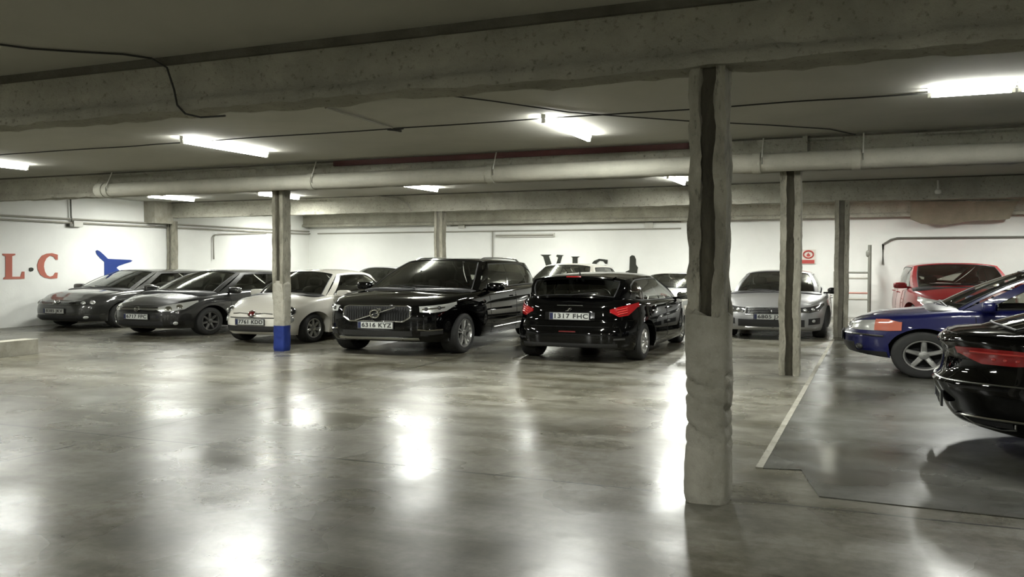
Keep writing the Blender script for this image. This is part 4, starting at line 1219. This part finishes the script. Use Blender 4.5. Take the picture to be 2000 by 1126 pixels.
# 5. black hatchback seen from behind
def car_308():
    L = 4.25; Lh = L/2
    t = rootcar('hatchback_car', -4.24, 12.02+L*KX, 91.0, 'black hatchback seen from behind with red claw-like tail lights, left of the nearest column', 'car', L)
    c = Car(t, MT['black_paint'], L=L, W=1.80, wb=2.62, fo=.86, r=.315, nr=4.8, nf=3.8, crown=.06, roof_crown=.07,
            top=[(-Lh, .99), (-Lh+.2, 1.04), (-1.2, .99), (.3, .94), (1.0, .915), (1.7, .84), (2.02, .74), (Lh, .70)],
            dr=[(.2, .09), (.3, .01), (.5, 0), (.60, .03), (.68, .10), (.90, .12), (1.05, .16)],
            A0x=1.0, A1=(.12, .58, 1.385), D1=(-1.60, .62, 1.36), D0x=-1.80, bowD0=.16, bowD1=.10, rs=.90, rsv=(.10, .84), windows=MT['glass'])
    c.wheels(9, MT['alloy'], kind='cap'); c.mirrors(); c.interior()
    c.doors([(.78, .72), (-.28, -.28), (-1.25, -1.0)], hz=.82, hx=[-.12, -1.08])
    # roof spoiler with brake lamp
    m = MB(); G = []
    for k in range(21):
        q = -0.80+1.6*k/20; p = c.roof_pt(q, 1.0); G.append([p+Vector((.10, 0, .004)), p+Vector((.0, 0, .016)), p+Vector((-.14, 0, -.008)), p+Vector((-.145, 0, -.024)), p+Vector((-.06, 0, -.04)), p+Vector((0, 0, -.03))])
    m.grid(G); sp = c.mk('roof_spoiler', m, MT['black_paint'])
    m = MB(); p = c.roof_pt(0, 1); G = []
    for k in range(9):
        q = -.16+.32*k/8; p = c.roof_pt(q, 1); G.append([p+Vector((-.149, 0, -.006)), p+Vector((-.15, 0, -.026))])
    m.grid(G); c.mk('brake_light', m, MT['red_lens'], parent=sp)
    m = MB(); p = c.roof_pt(0, .93); m.tube([p, p+Vector((-.03, 0, .06)), p+Vector((-.07, 0, .14))], [.012, .007, .003], 6); c.mk('aerial', m, MT['plastic'])
    # tail lights
    T = [(-Lh+.06, .58, .88), (-Lh+.10, .69, .92), (-Lh+.20, .80, .95), (-Lh+.42, .88, .985)]; B = [(-Lh+.06, .59, .83), (-Lh+.10, .69, .76), (-Lh+.18, .80, .78), (-Lh+.36, .88, .91)]
    lt = c.decal('tail_light', 145, T, B, MT['red_lens'], off=.012, both=True)
    for off, k in ((0, 0), (.035, 1), (.07, 2)):
        for sgn, par in ((False, lt[0]), (True, lt[1])):
            c.strip('light_claw', 145, [(-Lh+.1, .67-off*.2, .80+off), (-Lh+.17, .79, .83+off*1.05)], .010, MT['red_lens_bright'], off=.014, mirror=sgn, parent=par, sub=6)
    c.strip('chrome_edge', 180, [(-2, -.17, .935), (-2, .17, .935)], .008, MT['dull_chrome'], off=.014)
    c.strip('tailgate_crease', 180, [(-2, -.78, .70), (-2, 0, .69), (-2, .78, .70)], .007, MT['black_paint'], off=.002)
    m = MB(); x = c.hit(PI, 0, .88)[0].x-.02
    m.tube([(x, .02, .855), (x, .005, .89), (x, -.02, .90), (x, -.035, .88), (x, -.01, .865), (x, -.03, .845)], .009, 6); m.tube([(x, .05, .85), (x, .02, .855)], .006, 6)
    c.mk('badge', m, MT['chrome'])
    c.decal('plate_recess', 180, [(-2, -.31, .83), (-2, .31, .83)], [(-2, -.33, .70), (-2, .33, .70)], MT['gloss_black'], off=.003)
    c.plate(180, -2, 0, .765, '1317 FHC')
    c.strip('bumper_seam', 180, [(-2, -.74, .60), (-2, .74, .60)], .004, MT['under'], off=0)
    c.decal('diffuser', 180, [(-2, -.62, .33), (-2, .62, .33)], [(-2, -.58, .22), (-2, .58, .22)], MT['plastic'], off=.006)
    c.decal('rear_fog_lamp', 180, [(-2, -.11, .53), (-2, .11, .53)], [(-2, -.11, .512), (-2, .11, .512)], MT['badge_red'], off=.006, nv=2)
    c.decal('reflector', 160, [(-2.1, .60, .42), (-2.1, .76, .42)], [(-2.1, .60, .39), (-2.1, .76, .39)], MT['lamp_dark'], off=.006, both=True, nv=2)
    m = MB(); a = c.rs_pt(0, .10); m.tube([a+Vector((-.02, 0, .0)), a+Vector((-.02, -.22, .03)), a+Vector((-.0, -.34, .035))], .009, 6); c.mk('rear_wiper', m, MT['plastic'])

# 6. silver sedan
def car_508():
    L = 4.75; Lh = L/2
    t = rootcar('sedan_car', -1.84, 16.95, -87.5, 'silver grey sedan facing out between the two slim columns', 'car', L)
    c = Car(t, MT['silver_paint'], L=L, W=1.85, wb=2.80, fo=.95, r=.33, nf=4, nr=4, inset=.12, crown=.07, roof_crown=.065,
            top=[(-Lh, .95), (-Lh+.3, 1.02), (-1.3, 1.0), (.3, .95), (1.15, .92), (1.85, .84), (2.22, .75), (Lh, .70)],
            A0x=1.12, A1=(.22, .55, 1.385), D1=(-1.15, .54, 1.37), D0x=-1.80, bowA0=.26, arch=.025)
    c.wheels(10, MT['alloy']); c.mirrors(MT['gloss_black']); c.interior(); c.wipers()
    c.doors([(.9, .84), (-.2, -.2), (-1.3, -1.0)], hz=.8, hx=[-.1, -1.1])
    c.decal('grille', 0, [(2.3, -.40, .685), (2.3, .40, .685)], [(2.3, -.36, .545), (2.3, .36, .545)], MT['under'], off=.004, rim=(.008, 'grille_frame', MT['dull_chrome']))
    front_grille_bars(c, (.575, .605, .635, .66), .36, MT['dull_chrome'], .004)
    c.decal('headlight', 32, [(2.33, .44, .685), (2.25, .64, .70), (2.05, .82, .745), (1.85, .89, .775)], [(2.35, .44, .60), (2.28, .64, .585), (2.1, .82, .63), (1.9, .89, .72)], MT['lamp_dark'], off=.006, both=True)
    c.disc('headlight_lens', 20, 2.3, .54, .64, .035, MT['lamp_lens'], both=True); c.disc('headlight_lens', 32, 2.2, .68, .65, .035, MT['lamp_lens'], both=True)
    c.strip('headlight_bar', 32, [(2.35, .46, .60), (2.1, .82, .63)], .008, MT['chrome'], both=True, off=.01)
    c.decal('lower_grille', 0, [(2.3, -.45, .44), (2.3, .45, .44)], [(2.3, -.52, .29), (2.3, .52, .29)], MT['plastic'], off=.004)
    c.strip('chrome_strip', 0, [(2.3, -.40, .275), (2.3, .40, .275)], .009, MT['dull_chrome'], off=.008)
    c.decal('fog_recess', 22, [(2.3, .60, .46), (2.2, .82, .47)], [(2.3, .60, .33), (2.2, .84, .34)], MT['plastic'], off=.004, both=True)
    c.disc('fog_lamp', 20, 2.3, .70, .41, .035, MT['lamp_lens'], both=True)
    m = MB(); x = c.hit(0, 0, .63)[0].x+.03
    m.tube([(x, .02, .585), (x, .005, .64), (x, -.025, .655), (x, -.035, .62), (x, -.01, .60), (x, -.03, .575)], .009, 6); c.mk('badge', m, MT['chrome'])
    c.plate(0, 2.3, .0, .50, '6805 JXD')
    tail_basic(c)

# 7. red people carrier far right
def car_red():
    L = 4.3; Lh = L/2
    t = rootcar('people_carrier_car', 1.72, 19.6, -86, 'red people carrier parked against the far wall, behind the blue car', 'car', L)
    c = Car(t, MT['red_paint'], L=L, W=2.0, H=1.62, wb=2.69, fo=.82, r=.32, nf=3, crown=.09, roof_crown=.07,
            top=[(-Lh, 1.0), (-Lh+.2, 1.07), (-1.0, 1.06), (.3, 1.02), (1.1, 1.0), (1.6, .93), (1.98, .80), (Lh, .72)],
            A0x=1.18, A1=(.30, .72, 1.555), D1=(-1.7, .68, 1.53), D0x=-2.0, bowA0=.22, windows=MT['glass'])
    c.wheels(5, MT['alloy']); c.mirrors(); c.interior(); c.wipers()
    c.doors([(.95, .85), (-.2, -.2), (-1.25, -1.0)], hz=.88, hx=[-.05, -1.05])
    c.decal('headlight', 38, [(2.05, .56, .76), (1.95, .76, .80), (1.75, .93, .84)], [(2.1, .56, .66), (1.98, .78, .66), (1.78, .95, .74)], MT['lamp_lens'], off=.006, both=True)
    c.decal('grille', 0, [(2, -.36, .70), (2, .36, .70)], [(2, -.40, .62), (2, .40, .62)], MT['gloss_black'], off=.004)
    c.decal('lower_grille', 0, [(2, -.5, .38), (2, .5, .38)], [(2, -.55, .26), (2, .55, .26)], MT['plastic'], off=.004)
    L2 = Lh
    c.decal('tail_light', 140, [(-2.0, .74, 1.02), (-1.9, .84, 1.02), (-1.8, .88, 1.0)], [(-2.05, .74, .80), (-1.9, .86, .78), (-1.82, .88, .82)], MT['red_lens'], both=True)

# 8. blue compact sport utility car
def car_blue():
    L = 4.05; Lh = L/2
    t = rootcar('suv_car', -.42, 12.98, 180, 'bright blue car seen from its front side, right, with an amber corner lamp', 'car', L)
    c = Car(t, MT['blue_paint'], L=L, W=1.70, H=1.59, wb=2.36, fo=.84, r=.335, tw=.21, nf=3.4, nr=5, gc=.25, crown=.06, roof_crown=.05,
            top=[(-Lh, .96), (-Lh+.2, 1.01), (-1.0, 1.0), (.3, .985), (.80, .97), (1.3, .905), (1.80, .845), (Lh, .78)],
            df=[(.22, .16), (.32, .06), (.45, .0), (.6, .0), (.66, .05), (.78, .08), (.86, .13)],
            A0x=.86, A1=(.0, .58, 1.505), D1=(-1.60, .56, 1.50), D0x=-1.86, bowA0=.20, zb=[(-Lh, .34), (-Lh+.35, .27), (0, .25), (Lh-.5, .27), (Lh, .33)])
    c.wheels(5, MT['alloy'], rim_frac=.62); c.mirrors(); c.interior(); c.wipers()
    c.doors([(.70, .64), (-.45, -.40), (-1.3, -1.05)], hz=.86, hx=[-.25, -1.1])
    c.decal('headlight', 42, [(1.98, .42, .77), (1.90, .62, .80), (1.72, .80, .825)], [(2.02, .42, .66), (1.95, .62, .655), (1.75, .80, .665)], MT['lamp_lens'], off=.008, both=True)
    c.decal('indicator', 62, [(1.73, .78, .825), (1.62, .82, .83), (1.50, .84, .80)], [(1.77, .78, .665), (1.62, .82, .665), (1.47, .85, .68)], MT['amber_lens'], off=.010, both=True)
    c.decal('grille', 0, [(1.9, -.36, .75), (1.9, .36, .75)], [(1.9, -.34, .68), (1.9, .34, .68)], MT['gloss_black'], off=.006, rim=(.008, 'grille_frame', MT['chrome']))
    c.strip('bumper_strip', 40, [(2.02, .35, .60), (1.95, .62, .60), (1.75, .82, .59)], .012, MT['dull_chrome'], both=True, off=.008)
    c.decal('lower_grille', 0, [(1.9, -.50, .48), (1.9, .50, .48)], [(1.9, -.50, .33), (1.9, .50, .33)], MT['plastic'], off=.006)
    c.disc('fog_lamp', 30, 1.9, .58, .42, .045, MT['lamp_dark'], both=True)
    c.decal('lower_cladding', 30, [(1.98, .52, .36), (1.75, .80, .36)], [(1.98, .52, .29), (1.75, .80, .29)], MT['plastic'], off=.006, both=True)
    c.plate(0, 2, 0, .55, '9418 CDW')
    tail_basic(c, .84)

# 9. black sedan, right edge, seen from behind
def car_audi():
    L = 4.80; Lh = L/2
    t = rootcar('sedan_car', .42+L*KX, 8.02, 0, 'glossy black sedan tail at the right edge, chrome exhaust trims and red light strip', 'car', L)
    c = Car(t, MT['black_paint'], L=L, W=1.88, wb=2.84, fo=.9, r=.34, nf=3.4, nr=2.8, crown=.04, roof_crown=.055,
            top=[(-Lh, 1.01), (-Lh+.12, 1.05), (-Lh+.5, 1.055), (-1.3, 1.03), (.3, .95), (1.15, .93), (1.85, .84), (2.22, .75), (Lh, .70)],
            dr=[(.2, .24), (.28, .13), (.40, .075), (.50, .05), (.56, .0), (.62, .01), (.67, .055), (.85, .075), (.98, .03), (1.02, .035), (1.08, .08)],
            A0x=1.12, A1=(.25, .58, 1.39), D1=(-.95, .55, 1.39), D0x=-1.98, bowD0=.12, bowA0=.24, arch=.02, panes=[(.09, .45), (.47, .86)], rs=.88, rsv=(.08, .88))
    c.wheels(10, MT['alloy']); c.mirrors(); c.interior(); c.wipers()
    c.doors([(.9, .84), (-.2, -.2), (-1.3, -1.0)], hz=.84, hx=[-.1, -1.1])
    c.seal_mat = MT['chrome']
    T = [(-Lh+.16, .34, .93), (-Lh+.17, .60, .935), (-Lh+.28, .78, .93), (-Lh+.70, .90, .90)]; B = [(-Lh+.16, .38, .87), (-Lh+.17, .60, .80), (-Lh+.26, .80, .80), (-Lh+.60, .92, .84)]
    lt = c.decal('tail_light', 140, T, B, MT['red_lens'], off=.008, both=True, nu=30)
    for par, mi in ((lt[0], False), (lt[1], True)):
        c.strip('light_line', 140, [(-Lh+.17, .50, .90), (-Lh+.28, .78, .895), (-Lh+.62, .90, .88)], .010, MT['red_lens_bright'], off=.012, mirror=mi, parent=par)
        for k in range(5):
            x, y, z = lerp(-Lh+.2, -Lh+.42, k/4), lerp(.66, .84, k/4), .845
            c.disc('light_cell', 145, x, y, z, .014, MT['red_lens_bright'], thick=.016, mirror=mi, parent=par)
    c.strip('boot_edge', 165, [(-Lh, 0, 1.03), (-Lh+.15, .6, 1.03), (-Lh+.35, .82, 1.01)], .008, MT['black_paint'], off=.0, both=True)
    c.strip('bumper_trim', 150, [(-Lh, .05, .625), (-Lh+.02, .45, .63), (-Lh+.12, .70, .635), (-Lh+.3, .85, .635)], .007, MT['dull_chrome'], off=.004, both=True)
    c.strip('exhaust_trim', 150, [(-Lh+.07, .36, .335), (-Lh+.10, .56, .34), (-Lh+.20, .74, .345), (-Lh+.52, .90, .345)], .011, MT['chrome'], off=.006, both=True)
    c.strip('exhaust_frame', 150, [(-Lh+.09, .44, .325), (-Lh+.12, .50, .275), (-Lh+.20, .66, .26), (-Lh+.26, .74, .275), (-Lh+.25, .76, .325)], .008, MT['chrome'], off=.006, both=True)
    c.decal('exhaust_recess', 150, [(-Lh+.10, .48, .32), (-Lh+.24, .74, .325)], [(-Lh+.12, .50, .28), (-Lh+.24, .73, .28)], MT['under'], off=.004, both=True)
    c.plate(180, -Lh, 0, .44, '4127 KBR', tilt=0)
    m = MB(); a = c.rs_pt(.93, .06); 
    c.strip('side_chrome', 90, [(-1.9, .8, 1.045), (-.5, .8, 1.0), (.9, .8, .935)], .008, MT['chrome'], off=.006, both=True)

# 10. cars of the back row, mostly hidden
def car_back(u, v, mat, label, H=1.46, kind='hatchback_car', win=None, W=1.78, black_roof=False, head=-90):
    L = 4.1; Lh = L/2; k = H/1.46
    t = rootcar(kind, u, v, head, label, 'car', L)
    c = Car(t, mat, L=L, W=W, wb=2.55, nf=3.2, A0x=.95, A1=(.12, .56, 1.385*k), D1=(-1.5, .54, 1.34*k), D0x=-1.88, windows=win or MT['glass'],
            top=[(-Lh, .94), (-Lh+.2, .98), (-.9, .97), (.3, .94), (.98, .915), (1.6, .84), (1.92, .745), (Lh, .70)], roof_black=black_roof)
    c.wheels(7, MT['alloy']); c.mirrors(); c.interior(); c.wipers()
    c.doors([(.78, .72), (-.28, -.28), (-1.2, -1.0)], hz=.80, hx=[-.12, -1.05])
    c.decal('grille', 0, [(2, -.45, .675), (2, .45, .675)], [(2, -.42, .59), (2, .42, .59)], MT['gloss_black'], off=.004)
    c.decal('headlight', 35, [(2.0, .50, .69), (1.8, .75, .74), (1.6, .86, .775)], [(2.0, .50, .60), (1.8, .78, .61), (1.6, .87, .70)], MT['lamp_lens'], off=.006, both=True)
    c.decal('lower_grille', 0, [(2, -.6, .36), (2, .6, .36)], [(2, -.6, .24), (2, .6, .24)], MT['plastic'], off=.004)
    tail_basic(c)

car_golf(); car_astra(); car_fiat(); car_suv(); car_308(); car_508(); car_red(); car_blue(); car_audi()
car_back(-13.1, 19.6, MT['silver_paint'], 'grey car of the back row, roof just visible over the small white hatchback', H=1.50)
car_back(-7.35, 19.2, MT['white_paint'], H=1.62, label='small white car of the back row, its windscreen showing right of the sport utility car')
car_back(-4.45, 18.7, MT['white_paint'], 'white car with a dark windscreen, just behind the mirror of the black hatchback', H=1.36, black_roof=True)
